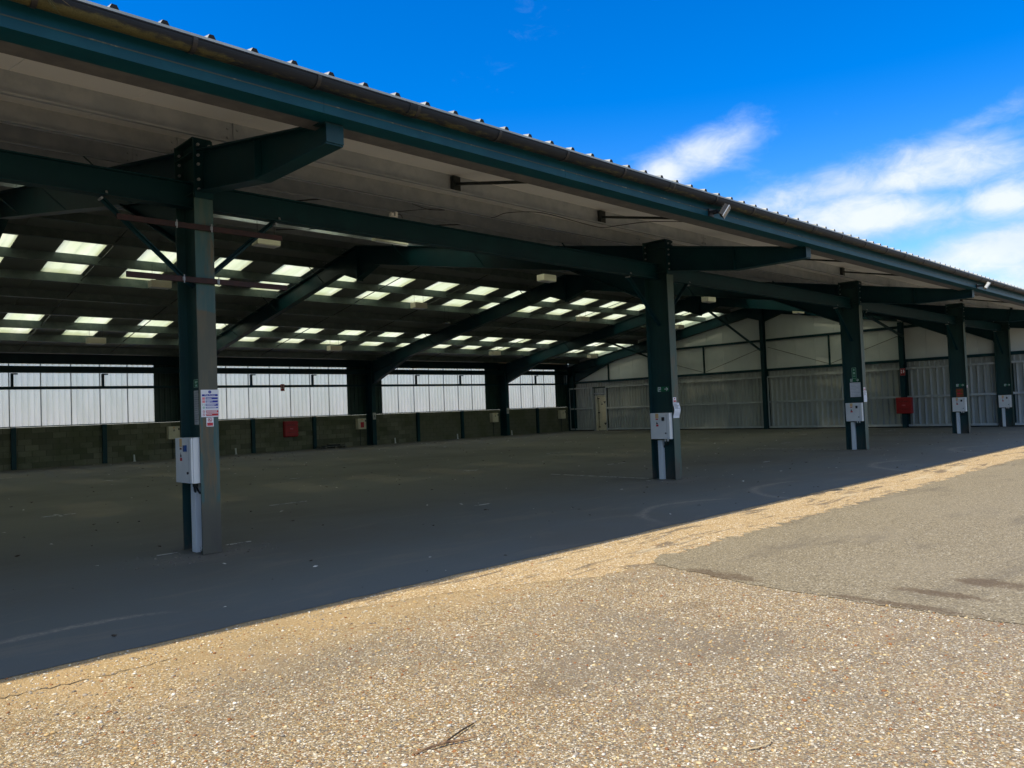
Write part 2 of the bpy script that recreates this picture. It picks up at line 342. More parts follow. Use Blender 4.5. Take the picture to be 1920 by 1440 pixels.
ARCS = []
def floor_mat():
    mt, n = new_mat('shed_floor_tarmac')
    g = n.n('ShaderNodeNewGeometry'); pos = (g, 'Position'); sp = n.n('ShaderNodeSeparateXYZ', {0: pos})
    big = n.noise(pos, 0.28, 6, 0.62); mid = n.noise(n.vm('MULTIPLY', pos, (0.5, 1.5, 1)), 1.3, 7, 0.68, 0.5); fn = n.noise(pos, 140, 2, 0.6)
    inside = n.step((sp, 1), 7.2, 12.0)                                   # lighter and browner inside, darker and cooler by the yard
    c = n.mix(inside, (0.118, 0.146, 0.150), (0.200, 0.200, 0.165))
    c = n.mix(n.math('MULTIPLY', n.step((big, 0), 0.40, 0.68), 0.55), c, (0.115, 0.108, 0.088))
    c = n.mix(n.math('MULTIPLY', n.step((mid, 0), 0.50, 0.72), 0.5), c, (0.23, 0.22, 0.18))
    c = n.mix(n.math('MULTIPLY', (fn, 0), 0.5), c, (0.06, 0.06, 0.06))
    wob = n.noise(pos, 1.6, 4, 0.6)
    grain = n.noise(pos, 22, 5, 0.7)
    for (x, y, r, wd, x0, x1, amt) in [(1.60, 4.95, 1.42, 0.055, 0.4, 2.45, 0.8), (9.35, 5.05, 1.55, 0.07, 7.7, 10.6, 0.7), (12.4, 5.0, 1.62, 0.08, 10.2, 13.4, 0.6), (17.4, 4.9, 1.75, 0.10, 15.0, 18.6, 0.6), (22.5, 4.9, 1.75, 0.1, 20.5, 24, 0.5)]:
        dx = n.math('SUBTRACT', (sp, 0), x); dy = n.math('SUBTRACT', (sp, 1), y)
        rr = n.math('SQRT', n.math('ADD', n.math('MULTIPLY', dx, dx), n.math('MULTIPLY', dy, dy)))
        rr = n.math('ADD', rr, n.math('MULTIPLY', n.math('SUBTRACT', (wob, 0), 0.5), 0.25))
        ring = n.math('ABSOLUTE', n.math('SUBTRACT', rr, r))
        k = n.step(ring, wd * 1.6, 0.0)
        k = n.math('MULTIPLY', k, n.math('MULTIPLY', n.step((sp, 0), x0, x0 + 0.7), n.step((sp, 0), x1, x1 - 0.5)))
        k = n.math('MULTIPLY', k, n.math('MULTIPLY', n.step((grain, 0), 0.3, 0.65), amt))
        c = n.mix(k, c, (0.30, 0.28, 0.24))
    # dirt washed round the column feet
    for x in (3.58, 12.58, 21.58, 30.58):
        dx = n.math('SUBTRACT', (sp, 0), x); dy = n.math('SUBTRACT', (sp, 1), 8.45)
        rr = n.math('SQRT', n.math('ADD', n.math('MULTIPLY', dx, dx), n.math('MULTIPLY', n.math('MULTIPLY', dy, dy), 2.2)))
        k = n.step(n.math('ADD', rr, n.math('MULTIPLY', n.math('SUBTRACT', (wob, 0), 0.5), 1.4)), 0.85, 0.15)
        c = n.mix(n.math('MULTIPLY', k, n.math('MULTIPLY', n.step((grain, 0), 0.3, 0.7), 0.75)), c, (0.19, 0.18, 0.16))
    finish(n, c, 0.8, 0, n.math('ADD', n.math('MULTIPLY', (fn, 0), 0.6), n.math('MULTIPLY', (mid, 0), 0.6)), 0.35, 0.006)
    return mt
FLOOR = floor_mat()

def line_mat():
    mt, n = new_mat('worn_white_line')
    g = n.n('ShaderNodeNewGeometry'); pos = (g, 'Position')
    a = n.noise(pos, 7, 6, 0.7)
    c = n.mix(n.step((a, 0), 0.46, 0.60), (0.42, 0.42, 0.40), (0.10, 0.098, 0.09))
    finish(n, c, 0.8)
    return mt
LINE = line_mat()

def stones_mat():
    mt, n = new_mat('loose_stone')
    at = n.n('ShaderNodeVertexColor', layer_name='stone_colour')
    finish(n, at, 0.65, 0)
    return mt
STONES = stones_mat()

# ------------------------------------------------------------------ mesh helpers
class MB:
    def __init__(self): self.v = []; self.f = []
    def box(self, x0, x1, y0, y1, z0, z1):
        i = len(self.v)
        self.v += [(x0, y0, z0), (x1, y0, z0), (x1, y1, z0), (x0, y1, z0), (x0, y0, z1), (x1, y0, z1), (x1, y1, z1), (x0, y1, z1)]
        self.f += [tuple(i + k for k in q) for q in ((0, 3, 2, 1), (4, 5, 6, 7), (0, 1, 5, 4), (1, 2, 6, 5), (2, 3, 7, 6), (3, 0, 4, 7))]
        return self
    def prism(self, poly, a0, a1, axis=0):
        """polygon in the two other axes, extruded along axis; poly listed either way round"""
        i = len(self.v); k = len(poly)
        for a in (a0, a1):
            for p, q in poly:
                self.v.append((a, p, q) if axis == 0 else (p, a, q) if axis == 1 else (p, q, a))
        self.f.append(tuple(range(i + k - 1, i - 1, -1))); self.f.append(tuple(range(i + k, i + 2 * k)))
        for j in range(k):
            j2 = (j + 1) % k
            self.f.append((i + j, i + j2, i + k + j2, i + k + j))
        return self
    def bar(self, p, q, wx, wz):
        """straight bar of rectangular section between two points"""
        p, q = Vector(p), Vector(q); d = (q - p).normalized()
        s = d.cross(Vector((0, 0, 1)))
        if s.length < 1e-4: s = Vector((1, 0, 0))
        s.normalize(); t = s.cross(d).normalized(); i = len(self.v)
        for e in (p, q):
            for a, b in ((-1, -1), (1, -1), (1, 1), (-1, 1)):
                self.v.append(tuple(e + s * (a * wx / 2) + t * (b * wz / 2)))
        self.f += [tuple(i + k for k in u) for u in ((0, 1, 2, 3), (7, 6, 5, 4), (0, 4, 5, 1), (1, 5, 6, 2), (2, 6, 7, 3), (3, 7, 4, 0))]
        return self
    def tube(self, pts, r, n=8, cap=True):
        pts = [Vector(p) for p in pts]; base = len(self.v)
        rs = r if isinstance(r, (list, tuple)) else [r] * len(pts)
        for k, p in enumerate(pts):
            d = (pts[min(k + 1, len(pts) - 1)] - pts[max(k - 1, 0)]).normalized()
            a = d.cross(Vector((0, 0, 1)));
            if a.length < 1e-3: a = d.cross(Vector((1, 0, 0)))
            a.normalize(); b = d.cross(a)
            for j in range(n):
                t = 2 * math.pi * j / n
                self.v.append(tuple(p + (a * math.cos(t) + b * math.sin(t)) * rs[k]))
        for k in range(len(pts) - 1):
            for j in range(n):
                j2 = (j + 1) % n
                self.f.append((base + k * n + j, base + k * n + j2, base + (k + 1) * n + j2, base + (k + 1) * n + j))
        if cap:
            self.f.append(tuple(base + j for j in range(n - 1, -1, -1))); self.f.append(tuple(base + (len(pts) - 1) * n + j for j in range(n)))
        return self
    def quad(self, a, b, c, d):
        i = len(self.v); self.v += [a, b, c, d]; self.f.append((i, i + 1, i + 2, i + 3)); return self
    def mesh(self, name):
        me = bpy.data.meshes.new(name); me.from_pydata(self.v, [], self.f)
        import bmesh
        bm = bmesh.new(); bm.from_mesh(me); bmesh.ops.recalc_face_normals(bm, faces=bm.faces); bm.to_mesh(me); bm.free()
        return me
def link(name, me, mat, parent=None, loc=(0, 0, 0), smooth=False, bevel=0.0, rot=None):
    o = bpy.data.objects.new(name, me); COL.objects.link(o)
    if mat is not None and not me.materials: me.materials.append(mat)
    o.location = loc
    if rot: o.rotation_euler = rot
    if parent is not None: o.parent = parent
    if smooth:
        me.polygons.foreach_set('use_smooth', [True] * len(me.polygons))
    if bevel:
        b = o.modifiers.new('bevel', 'BEVEL'); b.width = bevel; b.segments = 2; b.limit_method = 'ANGLE'; b.angle_limit = R(40)
    return o
def put(name, mb, mat, parent=None, **k): return link(name, mb.mesh(name), mat, parent, **k)
def again(o, parent=None, loc=None):
    c = o.copy(); COL.objects.link(c); c.parent = parent if parent is not None else o.parent
    if loc is not None: c.location = loc
    return c
def tag(o, label=None, cat=None, group=None, kind=None):
    for k, v in (('label', label), ('category', cat), ('group', group), ('kind', kind)):
        if v: o[k] = v
    return o
def empty(name, loc, rotz=0.0):
    o = bpy.data.objects.new(name, None); COL.objects.link(o); o.location = loc; o.rotation_euler = (0, 0, rotz); o.empty_display_size = 0.1
    return o
def letters(txt, size, mat, parent, loc, rot, name='lettering', align='CENTER'):
    cu = bpy.data.curves.new('lettering', 'FONT'); cu.body = txt; cu.size = size; cu.align_x = align; cu.align_y = 'CENTER'; cu.extrude = 0.0006
    t = bpy.data.objects.new('lettering_tmp', cu); COL.objects.link(t)
    dg = bpy.context.evaluated_depsgraph_get(); me = bpy.data.meshes.new_from_object(t.evaluated_get(dg)); bpy.data.objects.remove(t)
    me.materials.clear()
    return link(name, me, mat, parent, loc, rot=rot)

# ------------------------------------------------------------------ dimensions of the shed
XC = [-14.42, -5.42, 3.581, 12.581, 21.581, 30.581, 36.39]
YF, DEP, YB = 8.488, 0.533, 32.434
YA, SL = 19.10, 0.18
def zr(y):                                   # top of rafters
    z = 3.978 + SL * (YA - 5.75)
    return z - SL * abs(y - YA)
PUR = 0.222                                  # purlin depth; sheets sit on top
XW = 36.52                                   # inner face of the end wall
XL = -14.6

# ------------------------------------------------------------------ setting: ground
def sheet(name, pts, z, mat, n=1):
    mb = MB(); i = len(mb.v); mb.v = [(x, y, z) for x, y in pts]; mb.f = [tuple(range(len(pts)))]
    return tag(put(name, mb, mat), kind='structure')
sheet('ground', [(-600, -600), (600, -600), (600, 600), (-600, 600)], 0.0, GRAVEL)
def wavy(x0, x1, y, amp, step, sx=1):
    xs = np.arange(x0, x1, step * sx) if sx > 0 else np.arange(x0, x1, -step)
    return [(float(x), float(y + amp * (random.random() - 0.5))) for x in xs]
fl = wavy(XL, 36.5, 5.42, 0.03, 0.12) + [(36.5, 32.5), (XL, 32.5)]
sheet('shed_floor', fl, 0.004, FLOOR)
strip = wavy(5.2, 60, 4.36, 0.16, 0.11) + [(60, 5.22)] + list(reversed(wavy(3.4, 60, 5.40, 0.02, 0.2)))
sheet('drip_strip', [(3.0, 5.2), (3.9, 4.98), (4.3, 4.80), (4.7, 4.62)] + strip, 0.0021, EDGE)
pa = [(60.0, 4.40)] + list(reversed(wavy(6.2, 60, 4.42, 0.20, 0.07))) + [(5.98, 4.36)] + [(5.62 + 0.045 * (random.random() - 0.5) + max(0, (y - 3.2)) * 0.24 + 0.02 * math.sin(y * 2.3), y) for y in np.arange(4.25, -6, -0.03)] + [(5.6, -30), (60, -30)]
sheet('tarmac_patch', [(float(a), float(b)) for a, b in pa], 0.0042, PATCH)
# crack between two pours of the surface, left of the picture
mb = MB(); xs = np.arange(0.3, 1.85, 0.03); cx = []
for x in xs: cx.append((x, 5.03 + 0.05 * math.sin(x * 3.1) + 0.045 * (random.random() - 0.5), 0.002 + 0.007 * random.random() * (1.1 - 0.45 * x)))
for a, b in zip(cx, cx[1:]):
    mb.quad((a[0], a[1] - a[2], 0.0035), (b[0], b[1] - b[2], 0.0035), (b[0], b[1] + b[2], 0.0035), (a[0], a[1] + a[2], 0.0035))
tag(put('ground_crack', mb, CRACK), kind='structure')
# white paint marks on the floor
mb = MB()
for x in XC[2:6]:
    mb.box(x + 0.36, x + 0.66, 8.93, 8.97, 0.004, 0.0075); mb.box(x - 0.42, x - 0.20, 8.93, 8.97, 0.004, 0.0075)
    if x > 5: mb.box(x - 0.03, x + 0.03, 9.2, 11.8, 0.004, 0.0075)
    mb.box(x + 4.35, x + 4.65, 9.05, 9.09, 0.004, 0.0075); mb.box(x - 0.25, x + 0.25, 14.5, 14.55, 0.004, 0.0075); mb.box(x - 0.03, x + 0.02, 14.3, 14.75, 0.0041, 0.0076)
    mb.box(x + 2.6, x + 3.3, 12.3, 12.35, 0.004, 0.0075); mb.box(x + 5.6, x + 6.2, 17.2, 17.25, 0.004, 0.0075); mb.box(x + 3.0, x + 3.6, 22.2, 22.26, 0.004, 0.0075); mb.box(x + 1.2, x + 1.9, 27.2, 27.26, 0.004, 0.0075)
tag(put('floor_markings', mb, LINE), kind='structure')

# ------------------------------------------------------------------ the shed
shed = tag(empty('open_shed', (10, 20, 0)), 'long open-fronted steel shed with dark green frame, ribbed roof and overhanging canopy', 'building')
shed_inv = Matrix.Translation((-10, -20, 0))
class Kids:
    """parts are modelled in world coordinates; the shed's empty stands off the origin"""
def part(name, mb, mat, parent=None, loc=(0, 0, 0), **k):
    p = parent or shed
    l = Vector(loc) - (Vector((10, 20, 0)) if p is shed else Vector((0, 0, 0)))
    return put(name, mb, mat, p, loc=tuple(l), **k)
def rep(o, loc, parent=None):
    p = parent or shed
    return again(o, p, tuple(Vector(loc) - (Vector((10, 20, 0)) if p is shed else Vector((0, 0, 0)))))

def flange(mb, pts, t, x0, x1, side):
    """plate of thickness t following a polyline in the YZ plane"""
    for (y0, z0), (y1, z1) in zip(pts, pts[1:]):
        d = Vector((y1 - y0, z1 - z0)).normalized(); nrm = Vector((-d.y, d.x)) * t * side
        mb.prism([(y0, z0), (y1, z1), (y1 + nrm.x, z1 + nrm.y), (y0 + nrm.x, z0 + nrm.y)], x0, x1)
FWD = 0.105
# --- columns (front and back), each an I-section with stiffeners
ztop = zr(8.75) + 0.05
def column_mb(y0, y1, top0, top1):
    mb = MB()
    mb.box(-FWD, FWD, y0, y0 + 0.016, 0.012, top0); mb.box(-FWD, FWD, y1 - 0.016, y1, 0.012, top1)
    mb.prism([(y0 + 0.016, 0.012), (y1 - 0.016, 0.012), (y1 - 0.016, top1), (y0 + 0.016, top0)], -0.006, 0.006)
    return mb
ft = column_mb(YF, YF + DEP, 4.60, 4.62)
for z in (3.99, 4.45): ft.box(-FWD + 0.004, FWD - 0.004, YF + 0.018, YF + DEP - 0.018, z, z + 0.012)
ft.box(-FWD, FWD, YF + 0.0161, YF + DEP - 0.0161, 4.598, 4.612)
fme = ft.mesh('front_column')
front_cols = []
for x in XC:
    o = link('front_column', fme, COLUMN, shed, tuple(Vector((x, 0, 0)) - Vector((10, 20, 0)))); front_cols.append(o)
bme = column_mb(31.88, YB - 0.02, zr(31.9) - 0.02, zr(32.4) - 0.02).mesh('back_column')
for x in XC: link('back_column', bme, GREEN, shed, tuple(Vector((x, 0, 0)) - Vector((10, 20, 0))))
# --- rafters with haunches
def rafter_mb(front):
    mb = MB(); D = 0.53
    if front:
        ya, yb = YF + DEP + 0.002, YA - 0.001
        top = [(ya, zr(ya)), (yb, zr(yb))]
        bot = [(ya, 3.50), (ya + 1.95, zr(ya + 1.95) - D), (18.2, zr(18.2) - D), (yb, 5.40)]
        low2 = [(ya, zr(ya) - D), (ya + 1.95, zr(ya + 1.95) - D)]
    else:
        ya, yb = YA + 0.001, 31.878
        top = [(ya, zr(ya)), (yb, zr(yb))]
        bot = [(ya, 5.40), (20.0, zr(20.0) - D), (28.78, zr(28.78) - D), (yb, 2.95)]
        low2 = [(28.78, zr(28.78) - D), (yb, zr(yb) - D)]
    mb.prism([(y, z - 0.016) for y, z in top] + [(y, z + 0.016) for y, z in reversed(bot)], -0.006, 0.006)
    flange(mb, top, 0.016, -FWD, FWD, -1); flange(mb, bot, 0.016, -FWD, FWD, 1); flange(mb, low2, 0.012, -0.07, 0.07, 1)
    e = top[0] if front else top[1]; l = bot[0] if front else bot[-1]
    y = e[0]
    mb.box(-FWD, FWD, min(y, y + (0.018 if front else -0.018)), max(y, y + (0.018 if front else -0.018)), l[1] - 0.05, e[1])
    ye = YA; mb.box(-FWD, FWD, ye - 0.017 if front else ye + 0.001, ye - 0.001 if front else ye + 0.017, 5.36, zr(YA) - 0.02)
    return mb
for fr, nm in ((True, 'front_rafter'), (False, 'rear_rafter')):
    me = rafter_mb(fr).mesh(nm)
    for x in XC: link(nm, me, GREEN, shed, tuple(Vector((x, 0, 0)) - Vector((10, 20, 0))))
# --- canopy arms
arm = MB()
yt = 5.756
top = [(YF - 0.002, zr(YF)), (yt, zr(yt) - 0.004)]
bot = [(YF - 0.002, 4.0), (7.078, 3.790), (yt, 3.786)]
arm.prism([(y, z - 0.014) for y, z in top] + [(y, z + 0.014) for y, z in reversed(bot)], -0.006, 0.006)
flange(arm, top, 0.016, -0.085, 0.085, 1); flange(arm, bot, 0.014, -0.085, 0.085, -1)
arm.box(-0.085, 0.085, yt - 0.012, yt - 0.001, 3.80, 3.96)
arm.prism([(7.078, 3.80), (7.09, 3.80), (7.09, 4.19), (7.078, 4.19)], -0.08, -0.0065); arm.prism([(7.078, 3.80), (7.09, 3.80), (7.09, 4.19), (7.078, 4.19)], 0.0065, 0.08)
ame = arm.mesh('canopy_arm')
epl = MB().box(-0.104, 0.104, YF - 0.024, YF - 0.0025, 3.93, 4.585).mesh('end_plate')
bolts = MB()
for z in (4.02, 4.13, 4.30, 4.40, 4.52):
    for s in (-0.062, 0.062): bolts.tube([(s, YF - 0.046, z), (s, YF - 0.024, z)], 0.017, 6)
for z in (4.06, 4.18, 4.30, 4.42, 4.53):
    for s in (-0.06, 0.06): bolts.tube([(s, YF + DEP + 0.022, z), (s, YF + DEP - 0.04, z)], 0.016, 6)
bme2 = bolts.mesh('bolts')
for x in XC:
    a = link('canopy_arm', ame, GREEN, shed, tuple(Vector((x, 0, 0)) - Vector((10, 20, 0))))
    link('end_plate', epl, GREEN, a); tag(link('bolts', bme2, GALV, a), kind='stuff')
# --- tie beams between the columns, front and back, with knee braces
def ibeam_x(mb, x0, x1, y, z0, z1, wd):
    mb.box(x0, x1, y - wd / 2, y + wd / 2, z0, z0 + 0.013); mb.box(x0, x1, y - wd / 2, y + wd / 2, z1 - 0.013, z1); mb.box(x0, x1, y - 0.005, y + 0.005, z0 + 0.013, z1 - 0.013)
for a, b in zip(XC, XC[1:]):
    mb = MB(); ibeam_x(mb, a + 0.012, b - 0.012, 8.75, 3.868, 4.155, 0.14); part('tie_beam', mb, GREEN)
    mb = MB(); ibeam_x(mb, a + 0.012, b - 0.012, 32.05, 3.45, 3.695, 0.14); part('tie_beam', mb, GREEN)
for x in XC:
    for s in (-1, 1):
        if (x < -14 and s < 0) or (x > 36 and s > 0): continue
        p, q = Vector((x + s * 0.98, 8.75, 3.862)), Vector((x + s * 0.012, 8.75, 2.98))
        mb = MB().bar(p, q, 0.06, 0.008); mb.bar(p + Vector((0, 0.03, 0.0)), q + Vector((0, 0.03, 0.0)), 0.008, 0.06)
        k = part('knee_brace', mb, GREEN)
        tag(put('bolts', MB().tube([(p.x, 8.70, p.z - 0.03), (p.x, 8.80, p.z - 0.03)], 0.014, 6).tube([(p.x + 0.05, 8.70, p.z + 0.02), (p.x + 0.05, 8.72, p.z + 0.05)], 0.012, 6), GALV, k), kind='stuff')
# --- purlins
FRONT_P = [7.72, 9.20, 10.70, 12.20, 13.70, 15.20, 16.70, 18.30]
BACK_P = [19.90, 21.0, 22.5, 24.0, 25.5, 27.0, 28.5, 30.0, 31.5]
def purlin_mesh(L, sgn, extra=0.0):
    """Z section running along X; sgn = +1 when the roof rises towards +Y"""
    mb = MB(); h = PUR - 0.001 + extra; sl = SL * sgn; c = 0.068
    mb.prism([(-0.003, 0.0), (0.003, 0.0), (0.003, h), (-0.003, h)], 0, L)
    mb.prism([(-c, -sl * c), (0.0, 0.0), (0.0, 0.004), (-c, 0.004 - sl * c)], 0, L); mb.prism([(-c, -sl * c), (-c + 0.003, -sl * c), (-c + 0.003, 0.02 - sl * c), (-c, 0.02 - sl * c)], 0, L)
    mb.prism([(0.0, h), (c, h + sl * c), (c, h - 0.004 + sl * c), (0, h - 0.004)], 0, L)
    mb.prism([(c, h + sl * c), (c - 0.003, h + sl * c), (c - 0.003, h - 0.02 + sl * c), (c, h - 0.02 + sl * c)], 0, L)
    return mb.mesh('purlin')
cache = {}
for y in FRONT_P + BACK_P:
    s = 1 if y < YA else -1
    ends = [XL] + XC[1:-1] + [XW - 0.01]
    for a, b in zip(ends, ends[1:]):
        L = round(b - a - 0.012, 3)
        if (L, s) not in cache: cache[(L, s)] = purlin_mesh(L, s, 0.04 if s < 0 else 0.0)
        link('purlin', cache[(L, s)], GALV if s > 0 else GALV_SHADE, shed, tuple(Vector((a + 0.006, y, zr(y) + 0.001 - (0.04 if s < 0 else 0))) - Vector((10, 20, 0))))
# cleats that hold the purlins on the rafters and arms, with their bolts
cl = MB().box(-0.09, 0.09, 0.0035, 0.010, 0.0, 0.19)
for dx in (-0.055, 0.055):
    for dz in (0.055, 0.15): cl.tube([(dx, -0.020, dz), (dx, 0.012, dz)], 0.014, 6)
cme = cl.mesh('purlin_cleat')
for x in XC:
    for y in FRONT_P + BACK_P: link('purlin_cleat', cme, GALV, shed, tuple(Vector((x, y, zr(y) + 0.002)) - Vector((10, 20, 0))))
# anti-sag bars up each slope at the third points of every bay
for a, b in zip(XC, XC[1:]):
    for k in ((1 / 3, 2 / 3) if b - a > 7 else (0.5,)):
        x = a + (b - a) * k
        for ys in (FRONT_P, BACK_P):
            mb = MB()
            for i, (y0, y1) in enumerate(zip(ys, ys[1:])):
                if y0 < 10.6: continue
                mb.bar((x + 0.03 * (i % 2), y0 + 0.004, zr(y0) + 0.055), (x + 0.03 * (i % 2), y1 - 0.004, zr(y1) + 0.055), 0.02, 0.02)
            part('sag_bar', mb, DARKST)
        # strut from the first purlin out to the eaves, with its dark cleat
        mb = MB().bar((x, 7.70, zr(7.7) + 0.11), (x, 5.98, zr(5.98) + 0.045), 0.05, 0.032)
        o = part('eaves_strut', mb, DARKST); put('cleat', MB().box(x - 0.06, x + 0.06, 7.652, 7.716, zr(7.7) + 0.002, zr(7.7) + 0.2), DARKST, o)
# stays from the rafter bottom flange to the purlins
for x in XC[1:]:
    for y in (11.0 - 0.3, 13.7, 16.7, 21.0, 24.0, 27.0, 30.0):
        for s in (-1, 1):
            if x > 36 and s > 0: continue
            part('rafter_stay', MB().bar((x + s * 0.02, y, zr(y) - 0.50), (x + s * 0.62, y - 0.02, zr(y) + 0.02), 0.035, 0.006), GREEN)
# --- roof sheets: insulated panels one metre wide with three ribs
def panel_mesh(ya, yb, z0a, z0b, name, w_=0.9995, thick=0.09):
    g = 0.005; t = thick; r = 0.031
    prof = [(g, 0), (w_ - g, 0), (w_, 0.018), (w_, t)]
    for c in (0.8333, 0.5, 0.1667):
        prof += [(c + 0.032, t), (c + 0.016, t + r), (c - 0.016, t + r), (c - 0.032, t)]
    prof += [(0, t), (0, 0.018)]
    mb = MB(); n = len(prof)
    for y, z in ((ya, z0a), (yb, z0b)):
        for px, pz in prof: mb.v.append((px, y, z + pz))
    for o in (0, n):
        mb.f.append((o, o + 1, o + 2, o + 3, o + 16, o + 17))
        for q in (4, 8, 12): mb.f.append((o + q, o + q + 1, o + q + 2, o + q + 3))
    for j in range(n):
        j2 = (j + 1) % n; mb.f.append((j, j2, n + j2, n + j))
    me = mb.mesh(name)
    return me
def two_sided(me, under, top):
    for q in (under, top, FILLER): me.materials.append(q)
    zmin = lambda p: max(me.vertices[v].co.z - zs(me.vertices[v].co.y) for v in p.vertices)
    for p in me.polygons:
        p.material_index = 2 if abs(p.normal.y) > 0.9 and len(p.vertices) == 4 else (1 if zmin(p) > 0.06 else 0)
    return me
zs = lambda y: zr(y) + PUR
segs_plain = {'front': [(5.50, YA - 0.002)], 'back': [(YA + 0.002, 32.78)]}
segs_light = {'front': [(5.50, 13.70, 0), (13.702, 16.70, 1), (16.702, YA - 0.002, 0)],
              'back': [(YA + 0.002, 21.6, 0), (21.602, 24.0, 1), (24.002, 27.0, 0), (27.002, 30.0, 1), (30.002, 32.78, 0)]}
pm = {}
X0 = -14.42
k = 0
while X0 + k < 36.5:
    x = X0 + k
    light = (k % 2 == 0)
    for side in ('front', 'back'):
        segs = segs_light[side] if light else [(a, b, 0) for a, b in segs_plain[side]]
        for a, b, sky_ in segs:
            key = (a, b, sky_)
            if key not in pm:
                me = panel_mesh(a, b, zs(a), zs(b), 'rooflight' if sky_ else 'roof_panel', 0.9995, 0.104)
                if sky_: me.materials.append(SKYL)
                else: two_sided(me, LINER if side == 'front' else LINER_SHADE, ROOFTOP)
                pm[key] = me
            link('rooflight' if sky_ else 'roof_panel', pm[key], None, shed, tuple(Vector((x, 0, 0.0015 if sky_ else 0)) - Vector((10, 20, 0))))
    k += 1
XR = X0 + k
part('ridge_cap', MB().prism([(YA - 0.35, zs(YA - .35) + 0.147), (YA, zs(YA) + 0.149), (YA + 0.35, zs(YA + .35) + 0.147), (YA + 0.35, zs(YA + .35) + 0.153), (YA, zs(YA) + 0.163), (YA - 0.35, zs(YA - .35) + 0.153)], XL, XR), ROOFTOP)
# --- eaves: fascia trim, eaves purlin, gutter with brackets and unions
x = XL
fasc = []
while x < XR - 0.1:
    e = min(x + 3.0, XR)
    mb = MB().box(x + 0.001, e - 0.001, 5.624, 5.632, 4.052, 4.262)
    mb.prism([(5.612, 3.979), (5.612, 4.060), (5.6235, 4.060), (5.6235, 3.987), (5.82, 3.987), (5.82, 3.979)], x + 0.001, e - 0.001)
    o = part('fascia_trim', mb, FASCIA, bevel=0.0015)
    put('dirt_seam', MB().box(x + 0.002, e - 0.002, 5.6095, 5.6115, 4.052, 4.061), SEAMD, o)
    x = e
for a, b in zip(XC, XC[1:]):
    mb = MB().box(a + .004, b - .004, 5.8215, 6.06, 3.998, 4.004); mb.box(a + .004, b - .004, 6.054, 6.06, 4.0045, 4.03); mb.box(a + .004, b - .004, 5.822, 5.828, 4.0045, 4.215)
    part('eaves_purlin', mb, GALVD)
def arc_pts(yc, zc, r, n=14): return [(yc - r * math.cos(math.pi * i / n), zc - r * math.sin(math.pi * i / n)) for i in range(n + 1)]
gy, gz = 5.522, 4.203
x = -15.78
while x < XR:
    e = min(x + 4.0, XR + 0.02); L0 = max(x, XL)
    o_ = arc_pts(gy, gz, 0.078); i_ = arc_pts(gy, gz, 0.0745)
    gm = MB().prism(o_ + list(reversed(i_)), L0 + 0.003, e - 0.003)
    gm.box(L0 + .003, e - .003, gy - 0.084, gy - 0.0745, gz - 0.002, gz + 0.006)
    g_ = part('gutter', gm, GUTTER)
    um = MB().prism(arc_pts(gy, gz + 0.002, 0.085) + list(reversed(arc_pts(gy, gz + 0.002, 0.0785))), e - 0.05, e + 0.05)
    put('gutter_union', um, GUTTER, g_)
    x = e
    if e >= XR: break
br = MB().prism(arc_pts(gy, gz + 0.001, 0.0865) + list(reversed(arc_pts(gy, gz + 0.001, 0.0785))), -0.017, 0.017)
br.prism([(5.602, gz - 0.05), (5.6105, gz - 0.05), (5.6105, gz + 0.04), (5.602, gz + 0.04)], -0.014, 0.014)
bm_ = br.mesh('gutter_bracket')
for xx in np.arange(-13.73, 36.6, 1.0):
    link('gutter_bracket', bm_, BLACK, shed, tuple(Vector((float(xx), 0, 0)) - Vector((10, 20, 0))))
# --- rear wall sheeting above the block wall
def trap(name, width, z0, z1, pitch, depth, flat):
    """profiled sheet in the XZ plane facing -Y; closed thin profile extruded upward"""
    pts = [(0.0, 0.0)]; xx = 0.0
    n = max(1, int(round(width / pitch))); pitch = width / n
    for i in range(n):
        s = i * pitch; sl_ = depth * 0.55
        pts += [(s + flat, 0.0), (s + flat + sl_, depth), (s + pitch - sl_ - 0.001, depth), (s + pitch, 0.0)]
    back = [(a, b + 0.002) for a, b in reversed(pts)]
    return MB().prism(pts + back, z0, z1, 2)
wt = trap('wall', 0.996, 1.50, 3.86, 0.2, 0.03, 0.05).mesh('clear_wall_sheet')
wd_ = trap('wall', 0.996, 1.50, 3.86, 0.2, 0.03, 0.05).mesh('wall_sheet')
starts = []
for bi, (a, b) in enumerate(zip(XC, XC[1:])):
    lo = round(a + 0.93, 3) if b - a > 7 else round(a + 0.75, 3); n = 7 if b - a > 7 else 4
    starts += [(lo + i) for i in range(n)]
    for i in range(n):
        link('clear_wall_sheet', wt, WALLT, shed, tuple(Vector((lo + i, 32.55, 0)) - Vector((10, 20, 0))))
        part('sheet_lap', MB().box(lo + i - 0.018, lo + i + 0.014, 32.532, 32.547, 1.5, 3.86), PANELW if False else GALV)
    for s, e in ((a, lo), (lo + n, b)):
        if e - s > 0.05: part('wall_sheet', trap('wall', e - s, 1.50, 3.86, 0.2, 0.03, 0.05), DKSHEET, loc=(s, 32.55, 0))
